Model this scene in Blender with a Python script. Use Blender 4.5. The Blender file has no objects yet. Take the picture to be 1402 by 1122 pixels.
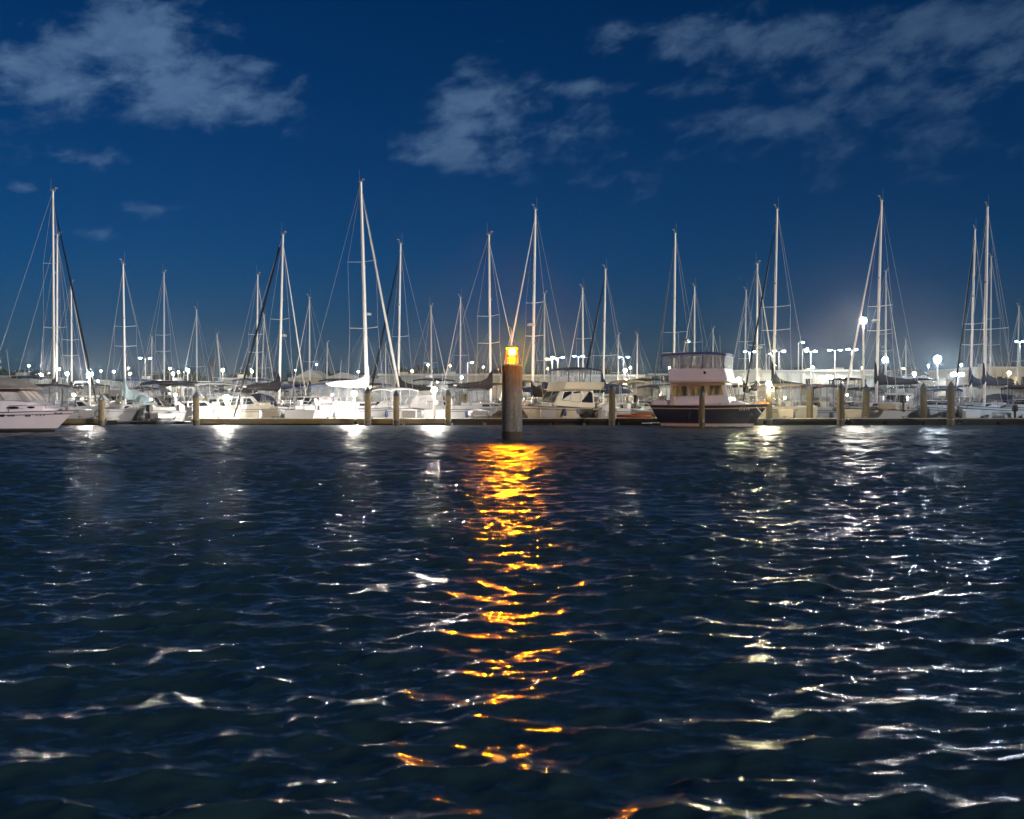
import bpy, math, random
import numpy as np
from mathutils import Vector, Matrix
R = math.radians
PI = math.pi
random.seed(7)
rng = np.random.default_rng(11)
sc = bpy.context.scene
HAZE, HAZEG = 0.0003, .96
COL = sc.collection
# ---------------------------------------------------------------- camera model (photo is 1402 x 1122)
F, CX, Y0, H = 1400.0, 701.0, 552.0, 1.5
def X(px, D): return (px - CX) * D / F
def Z(py, D): return H - (py - Y0) * D / F

# ---------------------------------------------------------------- materials
MATS = {}
def mat(name, col, rough=0.5, metal=0.0, var=0.12, scale=6.0, bump=0.0, spec=0.5, stretch=(1, 1, 1), alpha=1.0, coat=0.0):
    if name in MATS: return MATS[name]
    m = bpy.data.materials.new(name); m.use_nodes = True
    nt = m.node_tree; p = nt.nodes['Principled BSDF']
    p.inputs['Roughness'].default_value = rough
    p.inputs['Metallic'].default_value = metal
    p.inputs['Specular IOR Level'].default_value = spec
    p.inputs['Coat Weight'].default_value = coat
    p.inputs['Alpha'].default_value = alpha
    tc = nt.nodes.new('ShaderNodeTexCoord'); mp = nt.nodes.new('ShaderNodeMapping')
    mp.inputs['Scale'].default_value = stretch
    nt.links.new(tc.outputs['Object'], mp.inputs[0])
    nz = nt.nodes.new('ShaderNodeTexNoise'); nz.inputs['Scale'].default_value = scale
    nz.inputs['Detail'].default_value = 5
    nt.links.new(mp.outputs[0], nz.inputs['Vector'])
    cr = nt.nodes.new('ShaderNodeValToRGB')
    e = cr.color_ramp.elements
    e[0].position, e[1].position = 0.3, 0.7
    e[0].color = [max(0, c * (1 - var)) for c in col] + [1]
    e[1].color = [min(1, c * (1 + var)) for c in col] + [1]
    nt.links.new(nz.outputs[0], cr.inputs[0])
    nt.links.new(cr.outputs[0], p.inputs['Base Color'])
    if bump:
        b = nt.nodes.new('ShaderNodeBump'); b.inputs['Strength'].default_value = bump
        b.inputs['Distance'].default_value = 0.02
        nt.links.new(nz.outputs[0], b.inputs['Height']); nt.links.new(b.outputs[0], p.inputs['Normal'])
    MATS[name] = m
    return m
def emit(name, col, strength):
    if name in MATS: return MATS[name]
    m = bpy.data.materials.new(name); m.use_nodes = True
    nt = m.node_tree
    for n in list(nt.nodes): nt.nodes.remove(n)
    o = nt.nodes.new('ShaderNodeOutputMaterial'); e = nt.nodes.new('ShaderNodeEmission')
    e.inputs[0].default_value = (*col, 1); e.inputs[1].default_value = strength
    nt.links.new(e.outputs[0], o.inputs[0])
    MATS[name] = m
    return m
def lit_window(name, col, strength, scale=3.0):
    """a lit window: interior light broken up by curtains and furniture"""
    if name in MATS: return MATS[name]
    m = bpy.data.materials.new(name); m.use_nodes = True
    nt = m.node_tree; p = nt.nodes['Principled BSDF']
    p.inputs['Base Color'].default_value = (.02, .02, .02, 1); p.inputs['Roughness'].default_value = .08
    tc = nt.nodes.new('ShaderNodeTexCoord'); mp = nt.nodes.new('ShaderNodeMapping'); mp.inputs['Scale'].default_value = (3, 3, .2)
    nz = nt.nodes.new('ShaderNodeTexNoise'); nz.inputs['Scale'].default_value = scale; nz.inputs['Detail'].default_value = 2
    cr = nt.nodes.new('ShaderNodeValToRGB'); e = cr.color_ramp.elements
    e[0].position, e[1].position = .42, .66
    e[0].color = [c * .04 for c in col] + [1]; e[1].color = [*col, 1]
    nt.links.new(tc.outputs['Object'], mp.inputs[0]); nt.links.new(mp.outputs[0], nz.inputs['Vector'])
    nt.links.new(nz.outputs[0], cr.inputs[0]); nt.links.new(cr.outputs[0], p.inputs['Emission Color'])
    p.inputs['Emission Strength'].default_value = strength
    MATS[name] = m
    return m
def clear_mat(name, col, alpha):
    if name in MATS: return MATS[name]
    m = mat(name, col, rough=.4, var=.2, scale=2.5, spec=.25)
    p = m.node_tree.nodes['Principled BSDF']; p.inputs['Alpha'].default_value = alpha
    return m

GEL = mat('gelcoat_white', (.38, .375, .37), .32, var=.07, scale=1.6, bump=.02)
GELW = mat('gelcoat_cream', (.39, .345, .265), .35, var=.09, scale=1.6)
GELG = mat('gelcoat_grey', (.33, .335, .33), .38, var=.12, scale=1.5)
GELB = mat('gelcoat_pale_blue', (.5, .6, .7), .35, var=.08, scale=1.6)
GELL = mat('gelcoat_lilac_white', (.8, .76, .84), .3, var=.06, scale=1.2)
NAVYH = mat('hull_navy', (.004, .007, .03), .2, var=.25, scale=2, spec=.4)
ANTI = mat('antifoul_dark', (.012, .016, .022), .7, var=.4, scale=5)
ANTIR = mat('antifoul_red', (.05, .012, .01), .7, var=.4, scale=5)
STRIPE = mat('stripe_navy', (.012, .016, .05), .4, var=.2)
STRIPEG = mat('stripe_grey', (.13, .13, .15), .4, var=.2)
DECK = mat('deck_nonskid', (.52, .51, .47), .7, var=.12, scale=9, bump=.1)
TEAK = mat('teak', (.24, .14, .07), .6, var=.3, scale=8, stretch=(1, 12, 12))
GLASS = mat('window_dark', (.012, .014, .018), .06, var=.4, scale=2)
VINYL = clear_mat('clear_vinyl', (.4, .44, .48), .2)
ALU = mat('mast_aluminium', (.82, .8, .77), .38, metal=.25, var=.08, scale=3, stretch=(1, 1, .2))
ALUG = mat('mast_grey', (.5, .52, .54), .42, metal=.25, var=.1, scale=3, stretch=(1, 1, .2))
STEEL = mat('stainless', (.6, .6, .6), .25, metal=.8, var=.1)
IRON = mat('galvanised_iron', (.14, .14, .14), .65, metal=.2, var=.3)
WIRE = mat('rigging_wire', (.34, .34, .36), .4, metal=.4, var=.1)
CVB = mat('canvas_black', (.012, .012, .016), .85, spec=.15, var=.35, scale=5, bump=.3)
CVN = mat('canvas_navy', (.014, .022, .055), .85, spec=.2, var=.3, scale=5, bump=.3)
CVR = mat('canvas_royal_blue', (.02, .05, .2), .8, var=.25, scale=5, bump=.3)
CVG = mat('canvas_grey', (.09, .095, .105), .85, var=.2, scale=5, bump=.3)
CVW = mat('canvas_white', (.6, .6, .6), .8, var=.1, scale=4, bump=.3)
CVT = mat('canvas_tan', (.3, .24, .16), .85, var=.2, scale=5, bump=.3)
CVM = mat('canvas_maroon', (.06, .012, .016), .85, var=.3, scale=5, bump=.3)
CVLB = mat('canvas_pale_blue', (.3, .42, .46), .8, var=.15, scale=4, bump=.3)
SAILW = mat('sailcloth', (.68, .66, .62), .7, var=.08, scale=5)
RUB = mat('rubber_black', (.012, .012, .012), .7, var=.3)
DINGHY = mat('hypalon_grey', (.3, .31, .33), .6, var=.15)
FENDER = mat('fender_white', (.6, .6, .58), .5, var=.15)
FENDB = mat('fender_blue', (.02, .04, .12), .5, var=.15)
ORANGE = mat('orange_plastic', (.55, .13, .02), .5, var=.2)
RED = mat('red_plastic', (.35, .02, .015), .5, var=.2)
PILEW = mat('pile_timber', (.17, .13, .045), .85, var=.45, scale=5, bump=.6, stretch=(6, 6, .7))
PILED = mat('pile_timber_wet', (.035, .03, .016), .6, var=.5, scale=5, bump=.5, stretch=(6, 6, 1))
CAPB = mat('pile_cap', (.03, .04, .06), .45, var=.2)
WALER = mat('dock_waler', (.15, .115, .035), .8, var=.4, scale=4, bump=.5, stretch=(.5, 8, 8))
WALERD = mat('dock_rubber_face', (.014, .013, .011), .8, spec=.15, var=.5, scale=4, bump=.4, stretch=(.6, 6, 6))
PLANK = mat('dock_concrete', (.33, .31, .27), .85, var=.2, scale=4, bump=.3)
FLOATM = mat('dock_float', (.012, .013, .013), .8, spec=.15, var=.3)
POLE = mat('galvanised_pole', (.52, .53, .53), .45, metal=.3, var=.12)
POLEW = mat('white_post', (.7, .69, .65), .5, var=.08)
HEAD = mat('lamp_housing', (.22, .22, .22), .5, var=.1)
SHED = mat('shed_wall', (.25, .27, .24), .8, var=.14, scale=.6, stretch=(1, 1, .4))
SHEDW = mat('shed_wall_white', (.42, .42, .38), .8, var=.1, scale=.6)
SHEDB = mat('shed_wall_blue', (.28, .34, .36), .8, var=.12, scale=.6)
SHEDY = mat('shed_wall_ochre', (.42, .33, .15), .85, var=.2, scale=.8)
SHEDT = mat('shed_wall_tan', (.4, .34, .26), .8, var=.12, scale=.6)
ROOFG = mat('roof_grey', (.3, .31, .3), .7, var=.15, scale=.8)
ROOFW = mat('roof_white', (.38, .39, .37), .7, var=.1, scale=.8)
ROOFD = mat('roof_dark', (.06, .065, .07), .8, var=.2, scale=.8)
DOORM = mat('roller_door', (.62, .62, .58), .6, var=.1, scale=2, stretch=(.2, .2, 8))
LEAF = mat('foliage', (.035, .05, .022), .9, var=.4, scale=1.2)
BARK = mat('bark', (.05, .038, .026), .9, var=.3)
CONC = None

# ---------------------------------------------------------------- mesh builder
class MB:
    def __init__(s): s.v, s.f, s.m, s.s = [], [], [], []
    def add(s, vs, fs, mi=0, smooth=False):
        o = len(s.v); s.v += [tuple(v) for v in vs]
        for f in fs:
            s.f.append(tuple(i + o for i in f)); s.m.append(mi); s.s.append(smooth)
        return s
    def box(s, c, d, mi=0, rz=0, top=(1, 1), shift=0.0):
        x, y, z = c; a, b, h = d[0] / 2, d[1] / 2, d[2] / 2
        cs, sn = math.cos(rz), math.sin(rz)
        vs = []
        for k, (tx, ty) in ((-1, (1, 1)), (1, top)):
            for sx, sy in ((-1, -1), (1, -1), (1, 1), (-1, 1)):
                px, py = sx * a * tx + (shift if k > 0 else 0), sy * b * ty
                vs.append((x + px * cs - py * sn, y + px * sn + py * cs, z + k * h))
        return s.add(vs, [(3, 2, 1, 0), (4, 5, 6, 7), (0, 1, 5, 4), (1, 2, 6, 5), (2, 3, 7, 6), (3, 0, 4, 7)], mi)
    def cyl(s, p0, p1, r0, r1=None, n=8, mi=0, cap=True):
        r1 = r0 if r1 is None else r1
        p0, p1 = Vector(p0), Vector(p1); d = (p1 - p0)
        if d.length < 1e-6: return s
        d.normalize()
        u = d.orthogonal().normalized(); w = d.cross(u)
        vs = []
        for p, r in ((p0, r0), (p1, r1)):
            for i in range(n):
                a = 2 * PI * i / n; vs.append(p + (u * math.cos(a) + w * math.sin(a)) * r)
        fs = [(i, (i + 1) % n, n + (i + 1) % n, n + i) for i in range(n)]
        s.add(vs, fs, mi, True)
        if cap: s.add(vs, [tuple(range(n - 1, -1, -1)), tuple(range(n, 2 * n))], mi)
        return s
    def tube(s, pts, r, n=6, mi=0):
        rings = []
        P = [Vector(p) for p in pts]
        prev = None
        for i, p in enumerate(P):
            t = (P[min(i + 1, len(P) - 1)] - P[max(i - 1, 0)]).normalized()
            u = t.orthogonal().normalized() if prev is None else (prev - t * prev.dot(t)).normalized()
            prev = u; w = t.cross(u)
            rr = r[i] if isinstance(r, (list, tuple)) else r
            rings.append([p + (u * math.cos(2 * PI * k / n) + w * math.sin(2 * PI * k / n)) * rr for k in range(n)])
        return s.loft(rings, True, mi, True, True)
    def lathe(s, prof, n=16, o=(0, 0, 0), mi=0, smooth=True):
        vs = [(o[0] + r * math.cos(2 * PI * k / n), o[1] + r * math.sin(2 * PI * k / n), o[2] + z) for r, z in prof for k in range(n)]
        fs = [(j * n + k, j * n + (k + 1) % n, (j + 1) * n + (k + 1) % n, (j + 1) * n + k) for j in range(len(prof) - 1) for k in range(n)]
        s.add(vs, fs, mi, smooth)
        return s.add(vs[:n] + vs[-n:], [tuple(range(n - 1, -1, -1)), tuple(range(n, 2 * n))], mi)
    def loft(s, secs, closed=True, mi=0, smooth=True, caps=False, mfun=None):
        n = len(secs[0]); vs = [p for q in secs for p in q]
        kk = n if closed else n - 1
        fs = [(j * n + k, j * n + (k + 1) % n, (j + 1) * n + (k + 1) % n, (j + 1) * n + k) for j in range(len(secs) - 1) for k in range(kk)]
        if mfun is None: s.add(vs, fs, mi, smooth)
        else:
            o = len(s.v); s.v += [tuple(v) for v in vs]
            for idx, f in enumerate(fs):
                s.f.append(tuple(i + o for i in f)); s.m.append(mfun(idx % kk)); s.s.append(smooth)
        if caps: s.add(list(secs[0]) + list(secs[-1]), [tuple(range(n - 1, -1, -1)), tuple(range(n, 2 * n))], mi, False)
        return s
    def panel(s, q, t=.02, out=.004, mi=0):
        q = [Vector(p) for p in q]
        nrm = (q[1] - q[0]).cross(q[3] - q[0]).normalized()
        vs = [p + nrm * out for p in q] + [p - nrm * t for p in q]
        return s.add(vs, [(0, 1, 2, 3), (7, 6, 5, 4), (0, 4, 5, 1), (1, 5, 6, 2), (2, 6, 7, 3), (3, 7, 4, 0)], mi)
    def sphere(s, c, r, n=10, mi=0, sz=1.0):
        m = max(4, n // 2)
        prof = [(max(1e-3, r * math.sin(PI * i / m)), -r * sz * math.cos(PI * i / m)) for i in range(m + 1)]
        return s.lathe(prof, n, c, mi)
    def build(s, name, mats, parent=None, bevel=0, loc=None):
        me = bpy.data.meshes.new(name)
        me.from_pydata(s.v, [], s.f)
        mats = mats if isinstance(mats, (list, tuple)) else [mats]
        for m in mats: me.materials.append(m)
        me.polygons.foreach_set('material_index', s.m)
        me.polygons.foreach_set('use_smooth', s.s)
        me.update()
        o = bpy.data.objects.new(name, me); COL.objects.link(o)
        if parent is not None: o.parent = parent
        if loc is not None: o.location = loc
        if bevel:
            b = o.modifiers.new('b', 'BEVEL'); b.width = bevel; b.segments = 2; b.limit_method = 'ANGLE'; b.angle_limit = R(35)
        return o
def tag(o, label, cat, group=None, kind=None):
    if label: o['label'] = label
    if cat: o['category'] = cat
    if group: o['group'] = group
    if kind: o['kind'] = kind
    return o
def thing(name, label, cat, loc=(0, 0, 0), rz=0, group=None):
    o = bpy.data.objects.new(name, None); COL.objects.link(o)
    o.location = loc; o.rotation_euler = (0, 0, rz)
    return tag(o, label, cat, group)
def copy_tree(o, parent=None):
    c = o.copy(); COL.objects.link(c)
    if parent is not None: c.parent = parent
    for ch in list(o.children): copy_tree(ch, c)
    return c
def bil(q, u, v):
    a, b, c, d = [Vector(p) for p in q]
    return (a * (1 - u) + b * u) * (1 - v) + (d * (1 - u) + c * u) * v
def sub(q, u0, u1, v0, v1): return [bil(q, u0, v0), bil(q, u1, v0), bil(q, u1, v1), bil(q, u0, v1)]

# ---------------------------------------------------------------- boats
def hull(root, x0, x1, B, fb, fs, mats, transom=.72, over=.1, trake=.0, name='hull', flare=.25, deckmat=None, n=18, boot=.16, bul=.0):
    """x0 stern, x1 bow (at deck). mats: topsides, bottom, stripe, deck"""
    L = x1 - x0; b = MB(); secs = []; edge = []
    lv = [-.4, -.05, boot, boot + .06, .3, .55, .8, .86, 1.0]
    for i in range(n):
        t = i / (n - 1)
        w = B / 2 * (transom + (1 - transom) * math.sin(min(t / .45, 1) * PI / 2)) * max(.004, 1 - max(0, (t - .42) / .58) ** 2.3)
        ww = w * (.9 - .1 * t - flare * t ** 3)
        sh = fs + (fb - fs) * t ** 1.7 - .05 * math.sin(t * PI)
        side = []
        for k, l in enumerate(lv):
            z = l if k < 4 else boot + .06 + (sh - boot - .06) * l
            s = max(0, min(1, z / sh))
            yy = (ww + (w - ww) * s ** .8) * (1 if z > 0 else max(.02, 1 + z * 1.2))
            xx = x0 + L * t - over * L * (1 - s) * t ** 4 + trake * (1 - s) * (1 - t) ** 6 * 1.0
            side.append((xx, yy, z))
        edge.append((side[-1], sh))
        ring = [(x, -y, z) for x, y, z in side[::-1]] + side
        secs.append(ring)
    nl = len(lv)
    def mf(k):
        j = nl - 2 - k if k < nl - 1 else (k - nl if k >= nl else -1)
        if k == nl - 1 or j <= 1: return 1
        return 2 if j in (2, 6) else 0
    b.loft(secs, False, 0, True, False, mf)
    r0 = secs[0]; b.add(r0, [tuple(range(len(r0)))], 0)
    # deck with a toe rail
    dk = [[(e[0], -e[1], e[2] - bul), (e[0], -e[1] * .5, e[2] + .03 - bul), (e[0], 0, e[2] + .05 - bul), (e[0], e[1] * .5, e[2] + .03 - bul), (e[0], e[1], e[2] - bul)] for e, _ in edge]
    b.loft(dk, False, 3, False)
    for sgn in (-1, 1):
        b.tube([(e[0], e[1] * sgn, e[2] + .02) for e, _ in edge], .028, 5, 2)
    o = b.build(name, mats + [deckmat or DECK], root)
    def deck(x):
        t = max(0, min(1, (x - x0) / L)); return fs + (fb - fs) * t ** 1.7 - .05 * math.sin(t * PI)
    def half(x):
        t = max(0, min(1, (x - x0) / L))
        return B / 2 * (transom + (1 - transom) * math.sin(min(t / .45, 1) * PI / 2)) * max(.004, 1 - max(0, (t - .42) / .58) ** 2.3)
    return o, deck, half
def house(xa, xf, za, zf, w0, w1, h, ra=.1, rf=.4, tin=.08):
    """8 corners: aft/forward x, base z, half widths aft/forward, height, rake aft/forward, tumblehome"""
    bt = [(xa, -w0, za), (xf, -w1, zf), (xf, w1, zf), (xa, w0, za)]
    zt = max(za, zf) + h
    tp = [(xa + ra, -(w0 - tin), zt), (xf - rf, -(w1 - tin), zt), (xf - rf, w1 - tin, zt), (xa + ra, w0 - tin, zt)]
    return bt, tp
def house_mb(b, bt, tp, mi=0):
    return b.add(bt + tp, [(3, 2, 1, 0), (4, 5, 6, 7), (0, 1, 5, 4), (1, 2, 6, 5), (2, 3, 7, 6), (3, 0, 4, 7)], mi)
def faces(bt, tp):
    return {'s': [bt[0], bt[1], tp[1], tp[0]], 'f': [bt[1], bt[2], tp[2], tp[1]], 'p': [bt[2], bt[3], tp[3], tp[2]], 'a': [bt[3], bt[0], tp[0], tp[3]]}
def windows(parent, fc, spec, m=GLASS, name='window', frame=None):
    for face, u0, u1, v0, v1 in spec:
        w = MB().panel(sub(fc[face], u0, u1, v0, v1), .02, .006).build(name, m, parent)
        if frame:
            q = sub(fc[face], u0, u1, v0, v1); b = MB()
            nrm = (Vector(q[1]) - Vector(q[0])).cross(Vector(q[3]) - Vector(q[0])).normalized() * .012
            b.tube([Vector(p) + nrm for p in q + [q[0]]], .022, 5).build('window_frame', frame, w)
def rails(root, deck, half, xs, hgt=.6, name='guard_rail', gate=True):
    b = MB()
    for sgn in (-1, 1):
        pts = []
        for x in xs:
            y = max(.05, half(x) - .06) * sgn; z = deck(x)
            b.cyl((x, y, z), (x, y, z + hgt), .014, n=5, cap=False); pts.append((x, y, z + hgt))
        b.tube(pts, .014, 5); b.tube([(p[0], p[1], p[2] - hgt * .45) for p in pts], .009, 4)
    x = xs[-1]; y = max(.05, half(x) - .06); z = deck(x) + hgt
    b.tube([(x, -y, z), (x + .25, 0, z + .03), (x, y, z)], .016, 5)
    x = xs[0]; y = max(.05, half(x) - .06); z = deck(x) + hgt
    b.tube([(x, -y, z), (x, y, z)], .014, 5)
    return b.build(name, STEEL, root)
def fenders(root, deck, half, xs, m=FENDER):
    for x, sgn in xs:
        y = (half(x) + .12) * sgn; z = deck(x)
        b = MB(); b.lathe([(.02, -.62), (.1, -.56), (.12, -.35), (.1, -.12), (.025, -.06)], 8, (x, y, z)); b.cyl((x, y, z - .06), (x, y - .1 * sgn, z + .05), .01, n=4)
        b.build('fender', m, root)
def outboard(root, x, y, z, m=RUB, rot=0, s=1.0):
    e = MB()
    e.loft([[(x + a * .17 * s * k, y + c * .13 * s * k, z + hh * s) for a, c in ((-1, -1), (1, -1), (1.1, 0), (1, 1), (-1, 1), (-1.1, 0))] for hh, k in ((0, .8), (.08, 1), (.3, 1), (.42, .75))], True, 0, False, True)
    e.box((x, y, z - .25 * s), (.12 * s, .1 * s, .5 * s)); e.box((x - .03, y, z - .52 * s), (.3 * s, .03, .12 * s))
    return e.build('outboard_motor', m, root, .02 * s)
def canopy(root, x0, x1, w, z, cm, z0, rise=.12, clear=True, name='bimini', frame=STEEL, skirt=.0, inset=.05, ribs=3):
    b = MB(); secs = []; n = 9; th = .09
    for i in range(8):
        t = i / 7; x = x0 + (x1 - x0) * t
        dz = -.10 * (2 * t - 1) ** 4 - .04 * (2 * t - 1) ** 2
        top = [(x, w * (2 * k / (n - 1) - 1), z + dz + rise * (1 - abs(2 * k / (n - 1) - 1) ** 2.4)) for k in range(n)]
        bot = [(p[0], p[1] * .985, p[2] - th - (skirt if abs(p[1]) > w * .95 else 0)) for p in top[::-1]]
        secs.append(top + bot)
    b.loft(secs, True, 0, True, True)
    top = b.build(name, cm, root)
    f = MB()
    for i in range(ribs):
        t = i / (ribs - 1); x = x0 + .1 + (x1 - x0 - .2) * t; xb = x0 + (x1 - x0) * (.3 + .4 * t) if not clear else x
        f.tube([(xb, -w + inset, z0), (x, -w + inset, z - .08), (x, 0, z + rise - .08), (x, w - inset, z - .08), (xb, w - inset, z0)], .018, 5)
    f.build('canopy_frame', frame, top)
    if clear:
        for sgn in (-1, 1):
            q = [(x0 + .06, sgn * (w - .03), z0), (x1 - .06, sgn * (w - .03), z0), (x1 - .06, sgn * (w - .03), z - .06), (x0 + .06, sgn * (w - .03), z - .06)]
            if sgn > 0: q = [q[1], q[0], q[3], q[2]]
            MB().panel(q, .006, .0).build('clear_curtain', VINYL, top)
            e = MB()
            for u in (.02, .34, .66, .98):
                p0, p1 = bil(q, u, 0), bil(q, u, 1); e.cyl(p0, p1, .03, n=4)
            e.build('curtain_edge', cm, top)
        q = [(x1 - .05, -w + .05, z0), (x1 - .05, w - .05, z0), (x1 - .05, w - .05, z - .05), (x1 - .05, -w + .05, z - .05)]
        MB().panel(q, .006, .0).build('clear_curtain', VINYL, top)
    return top
def radar(root, p, m=GEL):
    b = MB(); b.lathe([(.02, 0), (.24, .02), (.27, .1), (.24, .2), (.03, .24)], 12, p); return b.build('radar_dome', m, root)
def whip(root, p, h, lean=.0):
    return MB().cyl(p, (p[0] - lean, p[1], p[2] + h), .014, .006, n=4).build('antenna', POLEW, root)

SAILS = 'sailboats moored in the marina'
def sailboat(label, xt, yt, xb, D, dirn, dx, J=4.0, L=11.0, B=3.4, cover=None, bpx=48, jib=None, hm=GEL, mr=.085, spreads=(.5,), det=2, stripe=STRIPE, anti=ANTI, mm=ALU, dodger=None, bim=None, fb=1.3, fs=1.0, jibtop=.94, boomy=536, bump=1.3, spw=.85, group=SAILS):
    X_ = X(xb, D)
    a = min((R(q) for q in range(12, 84)), key=lambda t: abs(CX + F * (X_ + dirn * J * math.cos(t)) / (D + dirn * J * math.sin(t)) - (xb + dirn * abs(dx))))
    rz = a if dirn > 0 else PI + a
    r = thing('sailboat', label, 'sailboat', (X(xb, D), D, 0), rz, group)
    x1 = J + .35; x0 = x1 - L
    _, deck, half = hull(r, x0, x1, B, fb, fs, [hm, anti, stripe], transom=.66, over=.1, trake=-.25)
    dm = deck(0)
    # cabin trunk
    bt, tp = house(-.24 * L, .6 * J, dm - .02, dm + .02, B * .3, B * .2, .42, .12, .7, .1)
    hb = house_mb(MB(), bt, tp).build('cabin_trunk', hm, r, .05)
    fc = faces(bt, tp)
    windows(hb, fc, [(s, u, u + .2, .35, .75) for s in ('s', 'p') for u in (.1, .36, .62)])
    # cockpit coaming
    cb = MB(); xa = -.24 * L
    for sgn in (-1, 1): cb.box(((xa + x0) / 2 + .3, sgn * B * .27, deck(xa) + .12), (xa - x0 - .8, .22, .3))
    cb.build('cockpit_coaming', hm, r, .04)
    # mast
    lx, ly = (xt - xb) * D / F * math.cos(rz), -(xt - xb) * D / F * math.sin(rz)
    zt = Z(yt, D); zb = dm + .3
    def M(z): k = (z - zb) / (zt - zb); return Vector((lx * k, ly * k, z))
    mb = MB(); mb.tube([M(zb), M(zb + (zt - zb) * .6), M(zt - .8), M(zt)], [mr, mr, mr * .85, mr * .7], 8)
    mast = mb.build('mast', mm, r)
    hd = MB(); t = M(zt)
    hd.box(t + Vector((-.05, 0, .03)), (.5, .08, .06)); hd.cyl(t, t + Vector((0, 0, .18)), .05, n=6); hd.cyl(t + Vector((.22, 0, .05)), t + Vector((.22, 0, .3)), .035, n=5)
    hd.cyl(t + Vector((-.2, 0, 0)), t + Vector((-.2, 0, .95)), .012, n=4)
    hd.box(t + Vector((.34, .0, .3)), (.3, .02, .1))
    hd.build('masthead_gear', HEAD, mast)
    if det > 1:
        k = MB(); p = M(zb + (zt - zb) * .62)
        k.box(p + Vector((mr + .06, 0, 0)), (.12, .12, .14)); k.build('steaming_light', HEAD, mast)
        if random.random() < .5: radar(mast, M(zb + (zt - zb) * .4) + Vector((mr + .3, 0, 0)))
    tips = []
    for s in spreads:
        p = M(zb + (zt - zb) * s); sb = MB()
        for sgn in (-1, 1):
            q = p + Vector((-.18, sgn * spw, .07)); sb.cyl(p, q, .03, .02, n=5); tips.append((sgn, q))
        sb.build('spreader', mm, mast)
    # standing rigging
    wr = MB(); wd = .008 + .00008 * D
    for sgn in (-1, 1):
        pts = [M(zt - .15)] + [q for s_, q in sorted(tips, key=lambda e: -e[1].z) if s_ == sgn] + [Vector((-.15, sgn * (half(0) - .05), dm))]
        for p, q in zip(pts, pts[1:]): wr.cyl(p, q, wd, n=4, cap=False)
        if tips:
            lo = min((q for s_, q in tips if s_ == sgn), key=lambda q: q.z)
            wr.cyl(M(lo.z - .1), Vector((.5, sgn * (half(0) - .1), dm)), wd, n=4, cap=False)
    wr.build('shrouds', WIRE, r)
    MB().cyl(M(zt), Vector((x0 + .15, 0, deck(x0) + .1)), wd, n=4, cap=False).build('backstay', WIRE, r)
    ft = M(zb + (zt - zb) * jibtop) + Vector((mr, 0, 0)); fbm = Vector((x1 - .18, 0, deck(x1) + .1))
    if jib is None: MB().cyl(ft, fbm, wd * 1.3, n=4, cap=False).build('forestay', WIRE, r)
    else:
        jm, jr = jib; P = [ft.lerp(fbm, k) for k in (0, .06, .1, .3, .6, .85, .95, 1)]
        j = MB().tube(P, [.02, .02, jr * .55, jr * .8, jr, jr * 1.15, jr * .7, .05], 7).build('furled_jib', jm, r)
        MB().lathe([(.05, 0), (.16, .02), (.05, .09), (.05, .12), (.16, .2), (.05, .22)], 8, fbm + Vector((0, 0, .05))).build('furler_drum', RUB, j)
    # boom and sail cover
    E = min((q * .1 for q in range(12, int(10 * min(6.6, L - J - .6)))), key=lambda e: abs(CX + F * (X_ - dirn * e * math.cos(a)) / (D - dirn * e * math.sin(a)) - (xb - dirn * bpx)))
    zb_ = Z(boomy, D); g = M(zb_)
    bo = MB().cyl(g + Vector((-mr, 0, 0)), Vector((-E, 0, zb_ + .12)), .07, .06, n=8).build('boom', mm, r)
    if cover is not None:
        secs = []
        for t in (0, .03, .07, .12, .2, .32, .48, .64, .8, .93, 1.0):
            x = -E * .98 * t + .12
            top = .34 + .16 * (1 - t) + bump * math.exp(-t * 11) - .12 * t ** 3; top *= 1 if t < .95 else .55
            lowr = -.16 - .07 * math.sin(t * PI) + .12 * t
            wd_ = .2 * (1 - .35 * t) * (1 if .02 < t < .97 else .6)
            c, hh = (top + lowr) / 2, (top - lowr) / 2
            secs.append([(x, wd_ * math.cos(u) * (1 if math.sin(u) < 0 else .75), zb_ + c + hh * math.sin(u) + .03 * math.sin(t * 40)) for u in [2 * PI * k / 12 for k in range(12)]])
        cv = MB().loft(secs, True, 0, True, True).build('sail_cover', cover, r)
        for t in (.25, .5, .75):
            if det > 1: MB().cyl((-E * t, .0, zb_ - .12), (-E * t, .0, zb_ - .34), .016, n=4).build('cover_strap', WIRE, cv)
        tb = M(zb_ + 4.5); ll = MB()
        for t in (.35, .75):
            for sg in (-1, 1): ll.cyl(tb, (-E * t, .15 * sg, zb_ + .25), .006, n=3, cap=False)
        ll.build('lazy_jack', WIRE, r)
    ms = MB()
    for k in range(4): ms.cyl((-E * .45, (k - 1.5) * .05, zb_ - .05), (-E * .45 - .1, (k - 1.5) * .2, deck(-E * .45) + .3), .012, n=3)
    ms.build('mainsheet', WIRE, r)
    if det > 0:
        rails(r, deck, half, [x0 + .25] + [x0 + (L - 1) * q / 7 + .6 for q in range(7)] + [x1 - .35])
        b = MB(); xw = x0 + 1.7; zz = deck(xw)
        b.tube([(xw, .42 * math.cos(q * PI / 8), zz + .75 + .42 * math.sin(q * PI / 8)) for q in range(17)], .022, 5); b.cyl((xw + .05, 0, zz), (xw + .05, 0, zz + .8), .09, n=6)
        for q in range(3): b.cyl((xw, .42 * math.cos(q * PI / 3), zz + .75 + .42 * math.sin(q * PI / 3)), (xw, -.42 * math.cos(q * PI / 3), zz + .75 - .42 * math.sin(q * PI / 3)), .012, n=4)
        b.build('steering_wheel', STEEL, r)
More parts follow.
